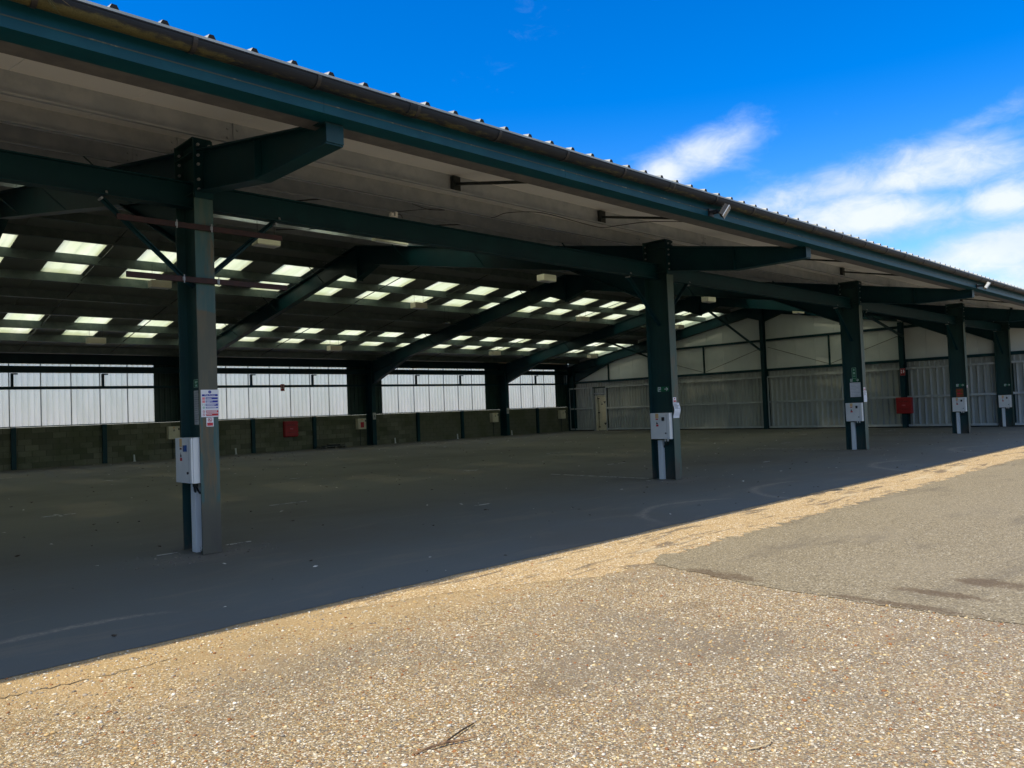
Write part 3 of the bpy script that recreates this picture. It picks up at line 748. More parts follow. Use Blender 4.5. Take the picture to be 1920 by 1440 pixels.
for a, b in zip(XC, XC[1:]):
    part('cladding_rail', MB().box(a + .11, b - .11, 32.36, 32.53, 2.868, 2.975), GREEN)
    part('cladding_rail', MB().box(a + .11, b - .11, 32.45, 32.53, 1.505, 1.54), GREEN)
    part('eaves_closer', MB().box(a + .004, (b - .004) if b < 36 else XW + 0.08, 32.47, 32.56 if b > 36 else 32.60, 3.815, zs(32.6) - 0.003), GREEN)
    for k in ((3.0, 6.0) if b - a > 7 else (2.9,)):
        x = a + k
        part('wind_post', MB().box(x - .075, x + .075, 32.30, 32.42, 0.005, 1.50), GREEN); o = part('window_post', MB().box(x - .04, x + .04, 32.36, 32.46, 2.976, 3.449), GREEN)
        put('post_bracket', MB().box(x - .05, x + .16, 32.30, 32.355, 3.40, 3.449), GREEN, o)
# closing wall added unseen at the far left end to control light inside
part('wall_sheet', MB().prism([(5.7, 0.01), (32.5, 0.01), (32.5, zs(32.5)), (YA, zs(YA)), (5.7, zs(5.7))], XL - 0.05, XL), DOORG)

# --- end wall (gable)
ymin, ymax = 5.72, 32.42
n = 27; wdt = (ymax - ymin) / n
for i in range(n):
    a = ymin + i * wdt; b = a + wdt
    top = [(a, zs(a) - 0.004), (b, zs(b) - 0.004)]
    if a < YA < b: top = [(a, zs(a) - 0.004), (YA, zs(YA) - 0.004), (b, zs(b) - 0.004)]
    g = 0.006
    mb = MB()
    poly_in = [(a + g, 2.93)] + [(max(a + g, min(b - g, y)), z) for y, z in top] + [(b - g, 2.93)]
    poly = [(a, 2.93)] + top + [(b, 2.93)]
    # front face inset so that the joint between panels is a groove
    m_ = len(poly); base = len(mb.v)
    for y, z in poly_in: mb.v.append((XW, y, z))
    for y, z in poly: mb.v.append((XW + 0.012, y, z))
    for y, z in poly: mb.v.append((XW + 0.08, y, z))
    mb.f.append(tuple(range(m_))); mb.f.append(tuple(range(3 * m_ - 1, 2 * m_ - 1, -1)))
    for lvl in (0, 1):
        for j in range(m_):
            j2 = (j + 1) % m_; mb.f.append((lvl * m_ + j, lvl * m_ + j2, (lvl + 1) * m_ + j2, (lvl + 1) * m_ + j))
    part('gable_panel', mb, PANELW)
def trap_x(ya, yb, z0, z1, pitch, depth, x):
    """profiled sheet in the YZ plane, ribs towards the camera (-X)"""
    w_ = yb - ya; n = max(1, int(round(w_ / pitch))); p = w_ / n; pts = [(x, ya)]
    for i in range(n):
        s = ya + i * p; sl_ = depth * 0.6
        pts += [(x, s + p * 0.28), (x - depth, s + p * 0.28 + sl_), (x - depth, s + p * 0.72 - sl_), (x, s + p * 0.72), (x, s + p)]
    back = [(a + 0.002, b) for a, b in reversed(pts)]
    return MB().prism(pts + back, z0, z1, 2)
for a, b in ((ymin, 12.5), (12.68, 19.06), (19.26, 25.65), (25.83, 32.35)):
    part('header_sheet', trap_x(a, b, 2.64, 2.90, 0.2, 0.03, XW + 0.02), DOORG)
posts = [(19.16, zr(19.16) - 0.55), (12.59, zr(12.59) - 0.55), (25.74, zr(25.74) - 0.55)]
for y, zt in posts:
    mb = MB(); mb.box(36.16, 36.172, y - .095, y + .095, 0.005, zt); mb.box(36.40, 36.412, y - .095, y + .095, 0.005, zt); mb.box(36.172, 36.40, y - .005, y + .005, 0.005, zt)
    part('gable_post', mb, GREEN)
for z0, z1, xx in ((4.40, 4.51, 36.42), (2.90, 3.02, 36.40)):
    for a, b in ((9.03, 12.49), (12.69, 19.06), (19.26, 25.64), (25.84, 31.87)):
        zlim = min(zr(a), zr(b)) - 0.1
        if z0 > 4 and b > 31: b = 27.4
        if z0 > 4 and a < 10: a = 11.2
        part('gable_rail', MB().box(xx, XW - 0.003, a, b, z0, z1), GREEN)
part('gable_rail', MB().box(36.42, XW - 0.003, 5.8, 8.48, 2.90, 3.04), GREEN)
for y, z0, z1 in ((22.70, 3.02, 4.40), (29.24, 3.02, 3.95), (15.9, 3.02, 4.40)):
    part('gable_stud', MB().box(36.43, XW - 0.003, y - .03, y + .03, z0, z1), GREEN)
for p, q in (((22.7, 3.05), (19.3, 4.1)), ((22.7, 3.05), (25.6, 3.9)), ((15.9, 3.05), (19.0, 4.1)), ((15.9, 3.05), (12.7, 4.1))):
    part('brace_rod', MB().tube([(36.47, p[0], p[1]), (36.47, q[0], q[1])], 0.011, 6), DARKST)
for y, z, y2, z2 in ((19.28, 3.98, 18.7, 5.55), (12.47, 4.0, 11.9, 4.62), (25.6, 3.95, 25.0, 4.85)):
    part('wind_brace', MB().tube([(36.2, y, z), (30.60, y2, z2)], 0.055, 8), GREEN)
part('outer_sheet', MB().box(XW + 0.06, XW + 0.075, ymin, 32.6, 0.0045, 2.925), DKSHEET)
part('door_track', MB().box(36.40, XW + 0.055, ymin, 29.40, 0.0045, 0.05).box(36.40, XW + 0.055, 30.48, 32.40, 0.0045, 0.05), DARKST)
part('wall_sheet', trap('wall', XW + 0.075 - XC[6], 0.0045, zs(32.6), 0.2, 0.03, 0.05), DKSHEET, loc=(XC[6], 32.575, 0))
# sliding doors in the end wall: profiled leaf with rails
for di, (a, b) in enumerate(((5.75, 8.46), (9.05, 12.48), (12.70, 19.05), (19.27, 25.64), (25.86, 29.42), (30.47, 32.30))):
    mb = trap_x(a + 0.03, b - 0.03, 0.10, 2.56, 0.25 if b < 19.2 else 0.2, 0.085 if b < 19.2 else 0.06, 36.50)
    dsh = part('sliding_door', mb, DOORG)
    for z0, z1 in ((0.06, 0.15), (1.31, 1.40), (2.56, 2.645)):
        put('door_rail', MB().box(36.34, 36.405, a, b, z0, z1), RAILG, dsh)
    if a > 12:
        for e in (a, b): put('door_stile', MB().box(36.36, 36.41, e - 0.025, e + 0.025, 0.151, 2.559), RAILG, dsh)
mk = MB()
for yc in (22.45, 15.15):
    mk.box(36.395, 36.3995, yc + 0.16, yc + 0.22, 1.86, 1.98); mk.box(36.395, 36.3995, yc + 0.02, yc + 0.06, 1.86, 1.98); mk.box(36.395, 36.3995, yc - 0.22, yc - 0.10, 1.95, 2.0); mk.box(36.395, 36.3995, yc - 0.22, yc - 0.10, 1.85, 1.89)
    mk.box(36.40, 36.412, yc - 0.25, yc + 0.25, 1.83, 2.02)
# door into the next room, in its own frame
dr = part('personnel_door', MB().box(36.50, 36.535, 29.52, 30.16, 0.03, 2.05), CREAM, bevel=0.004)
put('door_frame', MB().box(36.44, 36.50, 30.17, 30.30, 0.01, 2.12).box(36.44, 36.50, 29.50, 30.169, 2.06, 2.12), CREAM, dr)
put('door_jamb', MB().box(36.41, 36.45, 30.40, 30.46, 0.01, 2.56).box(36.41, 36.45, 29.43, 29.49, 0.01, 2.56).box(36.415, 36.45, 29.491, 30.399, 2.20, 2.27), GALV, dr)
put('header_panel', trap_x(29.49, 30.40, 2.12, 2.56, 0.2, 0.03, 36.54), DOORG, dr)
put('side_panel', MB().box(36.52, 36.54, 30.3, 30.45, 0.01, 2.119), DOORG, dr)
put('bolt_bar', MB().box(36.485, 36.499, 30.085, 30.105, 0.25, 1.95), BLACK, dr)
for z in (1.94, 1.08, 0.22): put('bolt_latch', MB().box(36.47, 36.499, 30.02, 30.16, z - .03, z + .03), BLACK, dr)
for z in (1.70, 0.42): put('hinge', MB().box(36.48, 36.499, 29.52, 29.72, z, z + .05).box(36.48, 36.499, 29.60, 29.66, z - .07, z), BLACK, dr)
put('door_mark', MB().box(36.495, 36.499, 29.80, 29.90, 1.55, 1.62).box(36.495, 36.499, 29.83, 29.87, 1.64, 1.68), BLACK, dr)

# ------------------------------------------------------------------ block wall along the back
bw = tag(empty('block_wall', (20, 32.44, 0)), 'low grey-green concrete block wall along the back of the shed under the clear sheets', 'wall')
put('mortar_core', MB().box(XL - 20, XW - 20, 0.006, 0.105, 0, 1.496), MORTAR, bw)
bmesh_ = MB().box(0.004, 0.436, -0.006, 0.0055, 0.004, 0.208).mesh('block')
spots = []
rows = 7; bh = 1.496 / rows
for r_ in range(rows):
    x = XC[1] + (0.22 if r_ % 2 else 0.0)
    while x < XW - 0.45:
        spots.append((x, r_)); x += 0.45
spots = [s for s in spots if s[0] > 4.6]
spots.sort(key=lambda s: s[0])
for x, r_ in spots[:300]:
    link('block', bmesh_, BLOCK, bw, (x - 20, random.uniform(-0.005, 0.002), r_ * bh))
mb = MB()
for x, r_ in spots[300:]: mb.box(x - 20 + .004, x - 20 + .436, -0.006 + random.uniform(-.004, .002), 0.0055, r_ * bh + .004, r_ * bh + .208)
tag(put('blockwork', mb, BLOCK, bw), kind='stuff')

# ------------------------------------------------------------------ distribution boxes on the front columns
def gland(p): return MB().tube([(p[0], p[1], p[2]), (p[0], p[1], p[2] - 0.045)], [0.02, 0.017], 8)
WHICH = {2: 'big white electrical box with blue switch on the nearest green column',
         3: 'white electrical box on the second green column, below the arrow sticker',
         4: 'white electrical box with yellow label under the large notice on a column',
         5: 'white electrical box with a brown card just above it on a column',
         6: 'white electrical box with plain column above it, beside the right end wall'}
for ci in (2, 3, 4, 5, 6):
    x = XC[ci]
    e = tag(empty('electrical_box', (x, 8.73, 0)), WHICH[ci], 'electrical box', 'electrical boxes on the front columns')
    f = -0.196
    put('cabinet', MB().box(f + 0.022, -0.0065, -0.215, 0.225, 0.785, 1.285), WHITEP, e, bevel=0.006)
    d_ = put('door', MB().box(f, f + 0.0205, -0.212, 0.222, 0.788, 1.282), WHITEP, e, bevel=0.005)
    put('door_seam', MB().box(f - 0.0012, f - 0.0002, -0.150, -0.147, 0.80, 1.27), PRINTG, d_)
    put('switch', MB().box(f - 0.028, f - 0.0005, -0.105, -0.055, 1.135, 1.205), BLUEP if ci == 2 else BLACK, d_, bevel=0.004)
    put('lock', MB().tube([(f - 0.012, -0.125, 0.90), (f - 0.0005, -0.125, 0.90)], 0.014, 10), BLACK, d_)
    put('warning_label', MB().box(f - 0.0016, f - 0.0004, 0.03, 0.10, 1.185, 1.275), TANL, d_)
    put('label_print', MB().box(f - 0.0017, f - 0.0005, 0.04, 0.095, 1.155, 1.175), SIGNR if ci > 2 else CARD, d_)
    put('red_label', MB().box(f - 0.0018, f - 0.0006, 0.035, 0.09, 1.03, 1.066), SIGNR, d_)
    put('label_symbol', MB().box(f - 0.0019, f - 0.0007, 0.05, 0.085, 1.072, 1.10).box(f - 0.0019, f - 0.0007, 0.07, 0.078, 1.10, 1.122), BLACK, d_)
    put('cable_trunking', MB().box(-0.085, -0.0065, -0.02 if ci == 2 else 0.05, 0.10 if ci == 2 else 0.15, 0.008, 0.76), PVC, e, bevel=0.004)
    for k, yy in enumerate((-0.04, -0.10)): put('cable_gland', gland((-0.10, yy, 0.786)), WHITEP if ci != 2 else DARKST, e)
    put('cable', MB().tube([(-0.10, -0.04, 0.745), (-0.09, -0.03, 0.69), (-0.05, 0.02, 0.655), (-0.03, 0.04, 0.62)], 0.012, 6).tube([(-0.10, -0.10, 0.745), (-0.08, -0.09, 0.70), (-0.03, -0.02, 0.66)], 0.011, 6), BLACK, e)
# rear boxes beside the back columns
BACKL = {3: 'grey-green electrical box on the back wall, behind the nearest column',
         4: 'cream box with large red label beside the back column near the hose box',
         5: 'cream electrical box by the back column between the two right windows',
         6: 'cream electrical box at the far corner where the back wall meets the end wall'}
for ci, xa in ((3, 11.93), (4, 20.86), (5, 29.68), (6, 35.36)):
    e = tag(empty('wall_box', (xa, 32.3, 0.8)), BACKL[ci], 'electrical box', 'electrical boxes along the back wall')
    put('cabinet', MB().box(0, 0.44, -0.10, 0.13, 0, 0.52), CREAM, e, bevel=0.006)
    dd = put('door', MB().box(0.004, 0.436, -0.122, -0.1005, 0.004, 0.516), CREAM, e, bevel=0.004)
    put('switch', MB().box(0.37, 0.415, -0.145, -0.1225, 0.36, 0.44), BLACK, dd)
    put('label', MB().box(0.17, 0.24, -0.1245, -0.1225, 0.43, 0.50), TANL, dd)
    if ci == 4: put('red_label', MB().box(0.12, 0.31, -0.1245, -0.1225, 0.08, 0.34), SIGNR, dd)
    else: put('symbol', MB().box(0.17, 0.24, -0.1245, -0.1225, 0.32, 0.35).box(0.19, 0.22, -0.1245, -0.1225, 0.36, 0.40), BLACK, dd)
    put('cable', MB().tube([(0.2, 0.05, -0.001), (0.2, 0.05, -0.795)], 0.016, 6), DARKST, e)
for ci in (4, 5):
    x = XC[ci]; e = tag(empty('notice_card', (x, 31.875, 1.25)), 'small pale notice on the back column beside the %s window' % ('third' if ci == 4 else 'last'), 'notice', 'notices on the back columns')
    put('card', MB().box(-0.085, 0.085, -0.004, 0.003, 0, 0.32), PAPERG, e); put('printing', MB().box(-0.04, 0.04, -0.0055, -0.0043, 0.10, 0.22), PRINTG, e)

# ------------------------------------------------------------------ signs and papers
ROT_F = (R(90), 0, 0)                       # lettering on a face towards -Y
ROT_L = (R(90), 0, R(-90))                  # lettering on a face towards -X
x = XC[2]
s = tag(empty('fire_action_sign', (3.594, YF - 0.002, 1.505)), 'white fire action sign with blue and red bands on the nearest column', 'sign')
put('sign_plate', MB().box(-0.1, 0.1, -0.004, -0.0005, 0, 0.30), SIGNW, s)
P0, P1 = -0.0052, -0.0042
put('header_band', MB().box(-0.088, 0.088, P0, P1, 0.228, 0.250), SIGNB, s)
put('emblem', MB().tube([(0, P0, 0.275), (0, P1, 0.275)], 0.017, 16), SIGNB, s)
letters('Fire Action', 0.026, SIGNW, s, (0, -0.0064, 0.239), ROT_F)
letters('i', 0.026, SIGNW, s, (0, -0.0064, 0.275), ROT_F, 'emblem_letter')
bands = MB().box(-0.048, 0.088, P0, P1, 0.193, 0.216).box(-0.048, 0.088, P0, P1, 0.158, 0.182).box(-0.048, 0.088, P0, P1, 0.121, 0.147).box(-0.048, 0.088, P0, P1, 0.095, 0.110)
put('blue_band', bands, SIGNB, s)
put('red_band', MB().box(-0.046, 0.090, P0, P1, 0.046, 0.074).box(-0.046, 0.090, P0, P1, 0.012, 0.038), SIGNR, s)
ln = MB()
for z, l, l2 in ((0.204, 0.06, 0), (0.174, 0.07, 0), (0.164, 0.04, 0), (0.139, 0.11, 0), (0.129, 0.09, 0), (0.103, 0.11, 0), (0.066, 0.12, 0), (0.055, 0.115, 0), (0.025, 0.06, 0)):
    ln.box(-0.042, -0.042 + l, P0 - 0.0012, P0 - 0.0002, z - 0.0028, z + 0.0028)
put('print_lines', ln, SIGNW, s)
put('red_pictogram', MB().box(-0.086, -0.056, P0, P1, 0.190, 0.218).box(-0.086, -0.056, P0, P1, 0.156, 0.184), SIGNP, s)
put('green_pictogram', MB().box(-0.086, -0.080, P0, P1, 0.122, 0.148).box(-0.062, -0.056, P0, P1, 0.122, 0.148).box(-0.074, -0.068, P0, P1, 0.130, 0.140).tube([(-0.071, P0, 0.104), (-0.071, P1, 0.104)], 0.013, 10), SIGNGL, s)
ring = MB()
for zc in (0.061, 0.026):
    pts = [(-0.071 + 0.012 * math.cos(t), (P0 + P1) / 2, zc + 0.012 * math.sin(t)) for t in np.linspace(0, 2 * math.pi, 13)]
    ring.tube(pts, 0.0016, 4, False); ring.bar((-0.079, (P0 + P1) / 2, zc + 0.008), (-0.063, (P0 + P1) / 2, zc - 0.008), 0.002, 0.003)
put('prohibition_ring', ring, SIGNR, s)
s = tag(empty('prohibition_sign', (3.589, YF - 0.002, 1.400)), 'small white and red prohibition sign under the fire action sign', 'sign')
put('sign_plate', MB().box(-0.04, 0.04, -0.004, -0.0005, 0, 0.10), SIGNW, s)
put('red_panel', MB().box(-0.032, 0.032, P0, P1, 0.008, 0.042), SIGNR, s)
pts = [(0.021 * math.cos(t), (P0 + P1) / 2, 0.072 + 0.021 * math.sin(t)) for t in np.linspace(0, 2 * math.pi, 19)]
put('prohibition_ring', MB().tube(pts, 0.0025, 4, False).bar((-0.015, (P0 + P1) / 2, 0.087), (0.015, (P0 + P1) / 2, 0.057), 0.002, 0.004), SIGNR, s)
put('pictogram', MB().box(-0.015, 0.015, P0 + .0003, P1, 0.066, 0.073).box(-0.012, -0.004, P0 + .0003, P1, 0.073, 0.083), BLACK, s)
# on the web of the nearest column
XP = x - 0.0075
s = tag(empty('exit_sign', (XP, 8.78, 1.845)), 'small dark green escape route sign on the side of the nearest column', 'sign')
put('sign_plate', MB().box(-0.003, 0, -0.075, 0.075, 0, 0.09), SIGNG, s); put('border', MB().box(-0.0042, -0.0032, -0.074, 0.074, 0.085, 0.089).box(-0.0042, -0.0032, -0.074, 0.074, 0.001, 0.005).box(-0.0042, -0.0032, -0.074, -0.07, 0.005, 0.085).box(-0.0042, -0.0032, 0.07, 0.074, 0.005, 0.085), SIGNGL, s)
put('pictogram', MB().box(-0.0042, -0.0032, -0.03, 0.04, 0.055, 0.07).box(-0.0042, -0.0032, 0.0, 0.03, 0.045, 0.055).box(-0.0042, -0.0032, -0.02, 0.03, 0.012, 0.032), SIGNGL, s)
def notice(xp, y0, y1, z0, z1, label, paper, lines):
    e = tag(empty('notice', (xp, (y0 + y1) / 2, z0)), label, 'notice')
    h = (y1 - y0) / 2; H = z1 - z0
    put('sheet', MB().box(-0.0025, 0, -h, h, 0, H), paper, e)
    pr = MB()
    for k in range(lines):
        z = H * (0.93 - 0.84 * k / max(1, lines - 1)); L = h * random.uniform(0.9, 1.6)
        pr.box(-0.0037, -0.0027, h * 0.82 - L, h * 0.82, z - H * 0.006, z + H * 0.006)
    put('printing', pr, PRINTG, e)
    return e
notice(XP, 8.70, 8.86, 1.425, 1.81, 'tall grey printed notice on the side of the nearest column', PAPERG, 14)
x4 = XC[4] - 0.0075
notice(x4, 8.59, 8.88, 1.445, 1.84, 'large white printed notice in the middle of the third green column', PAPER, 9)
x5 = XC[5] - 0.0075
e = tag(empty('card_sign', (x5, 8.745, 1.30)), 'brown card sign fixed above an electrical box on a green column', 'sign')
put('card', MB().box(-0.003, 0, -0.115, 0.115, 0, 0.29), CARD, e)
put('printing', MB().box(-0.0042, -0.0032, -0.04, 0.07, 0.20, 0.235).box(-0.0042, -0.0032, -0.02, 0.08, 0.09, 0.15).box(-0.0042, -0.0032, -0.08, -0.03, 0.10, 0.13).box(-0.0042, -0.0032, 0.0, 0.08, 0.03, 0.05), SIGNR, e)
# arrow stickers: running-exit square and an arrow
def arrow_sticker(ci, yl, yr, z, size, label):
    e = tag(empty('exit_arrow_sticker', (XC[ci] - 0.0075, 0, z)), label, 'sticker', 'exit stickers on the columns')
    put('backing', MB().box(-0.0008, 0, yr - size * 0.7, yl + size * 0.7, -size * 0.55, size * 0.55), SIGNG, e)
    q = size * 0.5
    put('running_exit', MB().box(-0.002, -0.0009, yl - q * .8, yl + q * .8, q * .75, q).box(-0.002, -0.0009, yl - q * .8, yl + q * .8, -q, -q * .75).box(-0.002, -0.0009, yl + q * .5, yl + q * .8, -q * .75, q * .75).box(-0.002, -0.0009, yl - q * .8, yl - q * .5, -q * .3, q * .75).box(-0.002, -0.0009, yl - q * .2, yl + q * .25, -q * .4, q * .4), SIGNW, e)
    ar = MB().box(-0.002, -0.0009, yr - q * .6, yr + q, -q * .16, q * .16)
    ar.prism([(yr - q, 0), (yr - q * .1, q * .85), (yr + q * .25, q * .85), (yr - q * .5, 0)], -0.0022, -0.0008); ar.prism([(yr - q, 0), (yr - q * .5, 0), (yr + q * .25, -q * .85), (yr - q * .1, -q * .85)], -0.0022, -0.0008)
    put('arrow', ar, SIGNW, e)
arrow_sticker(3, 8.84, 8.68, 1.74, 0.085, 'exit sticker with arrow above the electrical box of the second column')
arrow_sticker(4, 8.83, 8.67, 1.905, 0.075, 'exit sticker with arrow between the green sign and the notice on a column')
arrow_sticker(5, 8.805, 8.64, 1.715, 0.085, 'exit sticker with arrow above the brown card sign on a column')
arrow_sticker(6, 8.725, 8.60, 1.69, 0.085, 'exit sticker with arrow high above the box on the last column')
e = tag(empty('exit_sign', (x4, 8.75, 1.945)), 'tall narrow green exit sign above the notice on the third column', 'sign')
put('sign_plate', MB().box(-0.003, 0, -0.058, 0.058, 0, 0.30), SIGNG, e)
put('border', MB().box(-0.0042, -0.0032, -0.058, 0.058, 0.292, 0.30).box(-0.0042, -0.0032, -0.058, 0.058, 0, 0.008).box(-0.0042, -0.0032, -0.058, -0.05, 0.008, 0.292).box(-0.0042, -0.0032, 0.05, 0.058, 0.008, 0.292), SIGNGL, e)
put('pictogram', MB().prism([(-0.03, 0.235), (0, 0.27), (0.03, 0.235), (0.01, 0.235), (0.01, 0.21), (-0.01, 0.21), (-0.01, 0.235)], -0.0042, -0.0032).box(-0.0042, -0.0032, -0.028, 0.028, 0.12, 0.18).box(-0.0042, -0.0032, -0.03, 0.03, 0.05, 0.06).box(-0.0042, -0.0032, -0.03, 0.03, 0.075, 0.085), SIGNGL, e)
# papers taped to the outer flanges
def flange_paper(ci, x0, x1, z0, z1, label, curl):
    e = tag(empty('paper_notice', (XC[ci] + (x0 + x1) / 2, YF, z0)), label, 'notice')
    h = (x1 - x0) / 2; H = z1 - z0; mb = MB(); n = 10; V = []
    for k in range(n + 1):
        t = k / n; y = -0.004 - curl * (0.5 - 0.5 * math.cos(t * 2 * math.pi)) ; dx = -0.01 * math.sin(t * 5) * (curl > 0.01)
        V.append((y, H * t, dx))
    for side in (0, -0.0012):
        for (y, z, dx), (y2, z2, dx2) in zip(V, V[1:]):
            mb.quad((-h + dx, y + side, z), (h + dx, y + side, z), (h + dx2, y2 + side, z2), (-h + dx2, y2 + side, z2))
    put('sheet', mb, PAPER, e)
    pr = MB()
    for k in range(7):
        t = 0.62 + 0.05 * k; y = -0.0075 - curl * (0.5 - 0.5 * math.cos(t * 2 * math.pi)); pr.box(-h * .8, h * random.uniform(.2, .8), y - 0.001, y, H * t, H * t + 0.006)
    put('printing', pr, PRINTG, e)
    return e
flange_paper(3, -0.105, 0.100, 1.18, 1.47, 'curled white paper taped to the front of the second column', 0.035)
flange_paper(4, -0.115, 0.105, 1.30, 1.605, 'flat white paper on the front flange of the third column', 0.003)
def red_tag(ci, x0, x1, z0, z1, label):
    e = tag(empty('warning_sticker', (XC[ci] + (x0 + x1) / 2, YF - 0.0005, z0)), label, 'sticker')
    h = (x1 - x0) / 2; put('backing', MB().box(-h, h, -0.002, 0, 0, z1 - z0), SIGNW, e); put('red_panel', MB().box(-h * .75, h * .75, -0.0032, -0.0022, 0.01, (z1 - z0) * .42), SIGNR, e); put('pictogram', MB().box(-h * .3, h * .3, -0.0032, -0.0022, (z1 - z0) * .58, (z1 - z0) * .85), SIGNR, e)
red_tag(3, -0.085, 0.02, 1.475, 1.575, 'red and white sticker above the curled paper on a column')
red_tag(4, -0.085, 0.03, 1.61, 1.70, 'small pale sticker above the flat paper on a column')
red_tag(5, -0.09, 0.0, 1.62, 1.70, 'white sticker on the front edge of the fourth column')

# ------------------------------------------------------------------ fire hose boxes and their signs
def hose_box(loc, rotz, label):
    e = tag(empty('fire_hose_box', loc, rotz), label, 'fire hose box', 'red fire hose boxes')
    put('cabinet', MB().box(-0.33, 0.33, -0.16, 0.0, 0.0, 0.71), REDP, e, bevel=0.02)
    d_ = put('door', MB().box(-0.31, 0.31, -0.20, -0.1605, 0.02, 0.69), REDP, e, bevel=0.018)
    for k in range(5): put('hinge_lug', MB().box(0.31, 0.345, -0.185, -0.165, 0.06 + 0.135 * k, 0.13 + 0.135 * k), REDP, d_)
    letters('HOSE REEL', 0.085, BLACK, d_, (-0.01, -0.2008, 0.53), ROT_F)
    letters('FIRE', 0.085, SIGNP, d_, (0.0, -0.2008, 0.36), ROT_F)
    letters('IN EMERGENCY', 0.062, BLACK, d_, (-0.0, -0.2008, 0.20), ROT_F)
    return e
hose_box((17.36, 32.43, 0.62), 0, 'red fire hose box on the block wall below the clear sheets')
hose_box((36.155, 12.52, 0.63), R(-90), 'red fire hose box on the post of the sheeted end wall')
def hose_sign(loc, rotz, label):
    e = tag(empty('fire_hose_sign', loc, rotz), label, 'sign', 'red fire hose signs')
    put('sign_plate', MB().box(-0.1, 0.1, -0.004, 0, 0, 0.31), REDP, e)
    put('border', MB().box(-0.098, 0.098, -0.0052, -0.0042, 0.298, 0.308).box(-0.098, 0.098, -0.0052, -0.0042, 0.002, 0.012).box(-0.098, -0.088, -0.0052, -0.0042, 0.012, 0.298).box(0.088, 0.098, -0.0052, -0.0042, 0.012, 0.298), SIGNP, e)
    put('pictogram', MB().box(-0.07, -0.03, -0.0052, -0.0042, 0.10, 0.17).box(-0.066, -0.034, -0.0052, -0.0042, 0.19, 0.25).box(0.015, 0.05, -0.0052, -0.0042, 0.11, 0.255).box(0.052, 0.07, -0.0052, -0.0042, 0.14, 0.2), SIGNW, e)
    return e
hose_sign((17.03, 32.35, 2.70), 0, 'small red hose sign hanging on the rail across the window panels')
hose_sign((36.155, 12.55, 2.30), R(-90), 'red hose sign high on the post above the hose box by the end wall')

# ------------------------------------------------------------------ lights
def hanging_light(x, y, z, label):
    e = tag(empty('hanging_light', (x, y, z)), label, 'hanging light', 'box lights hanging under the roof')
    zt = zr(y) - z + 0.05
    put('housing', MB().box(-0.27, 0.27, -0.15, 0.15, 0, 0.19), LAMP, e, bevel=0.008)
    put('diffuser', MB().box(-0.25, 0.25, -0.13, 0.13, -0.012, -0.0005), SIGNW, e)
    for s in (-0.2, 0.2): put('wire', MB().tube([(s, 0, 0.19), (s, 0, zt)], 0.005, 5), DARKST, e)
    return e
bays = [(8.08, 'first'), (17.08, 'second'), (26.08, 'third'), (33.5, 'last')]
rowsL = [(27.95, 4.17, 'near the back wall'), (22.2, 5.22, 'below the upper skylights'), (15.9, 5.27, 'just in front of the ridge'), (11.5, 4.47, 'nearest the open front')]
bays_en = {'first': 'bay behind the nearest column', 'second': 'second bay', 'third': 'third bay', 'last': 'narrow end bay'}
for x, bn in bays:
    for y, z, rn in rowsL:
        if (bn, rn) in (('first', 'nearest the open front'), ('second', 'nearest the open front'), ('third', 'nearest the open front')): continue
        hanging_light(x, y, z, 'cream box light %s in the %s' % (rn, bays_en[bn]))
e = tag(empty('strip_light', (11.55, 16.1, 5.74)), 'pale strip light close under the roof behind the front tie beam', 'light')
put('housing', MB().box(-0.5, 0.5, -0.08, 0.08, 0.05, 0.13), LAMP, e); put('tube', MB().tube([(-0.48, -0.05, 0.03), (0.48, -0.05, 0.03)], 0.02, 8), SIGNW, e)
put('bracket', MB().box(-0.4, -0.37, -0.02, 0.02, 0.13, zr(16.1) - 5.74 + 0.03).box(0.37, 0.4, -0.02, 0.02, 0.13, zr(16.1) - 5.74 + 0.03), DARKST, e)
e = tag(empty('smoke_sensor', (19.5, 23.6, 4.95)), 'grey disc hanging on two wires under the skylights', 'sensor')
put('disc', MB().tube([(0, 0, 0), (0, 0, 0.05)], [0.16, 0.14], 16), DARKST, e)
for s in (-0.09, 0.09): put('wire', MB().tube([(s, 0, 0.05), (s, 0, zr(23.6) - 4.95 + .05)], 0.004, 5), DARKST, e)
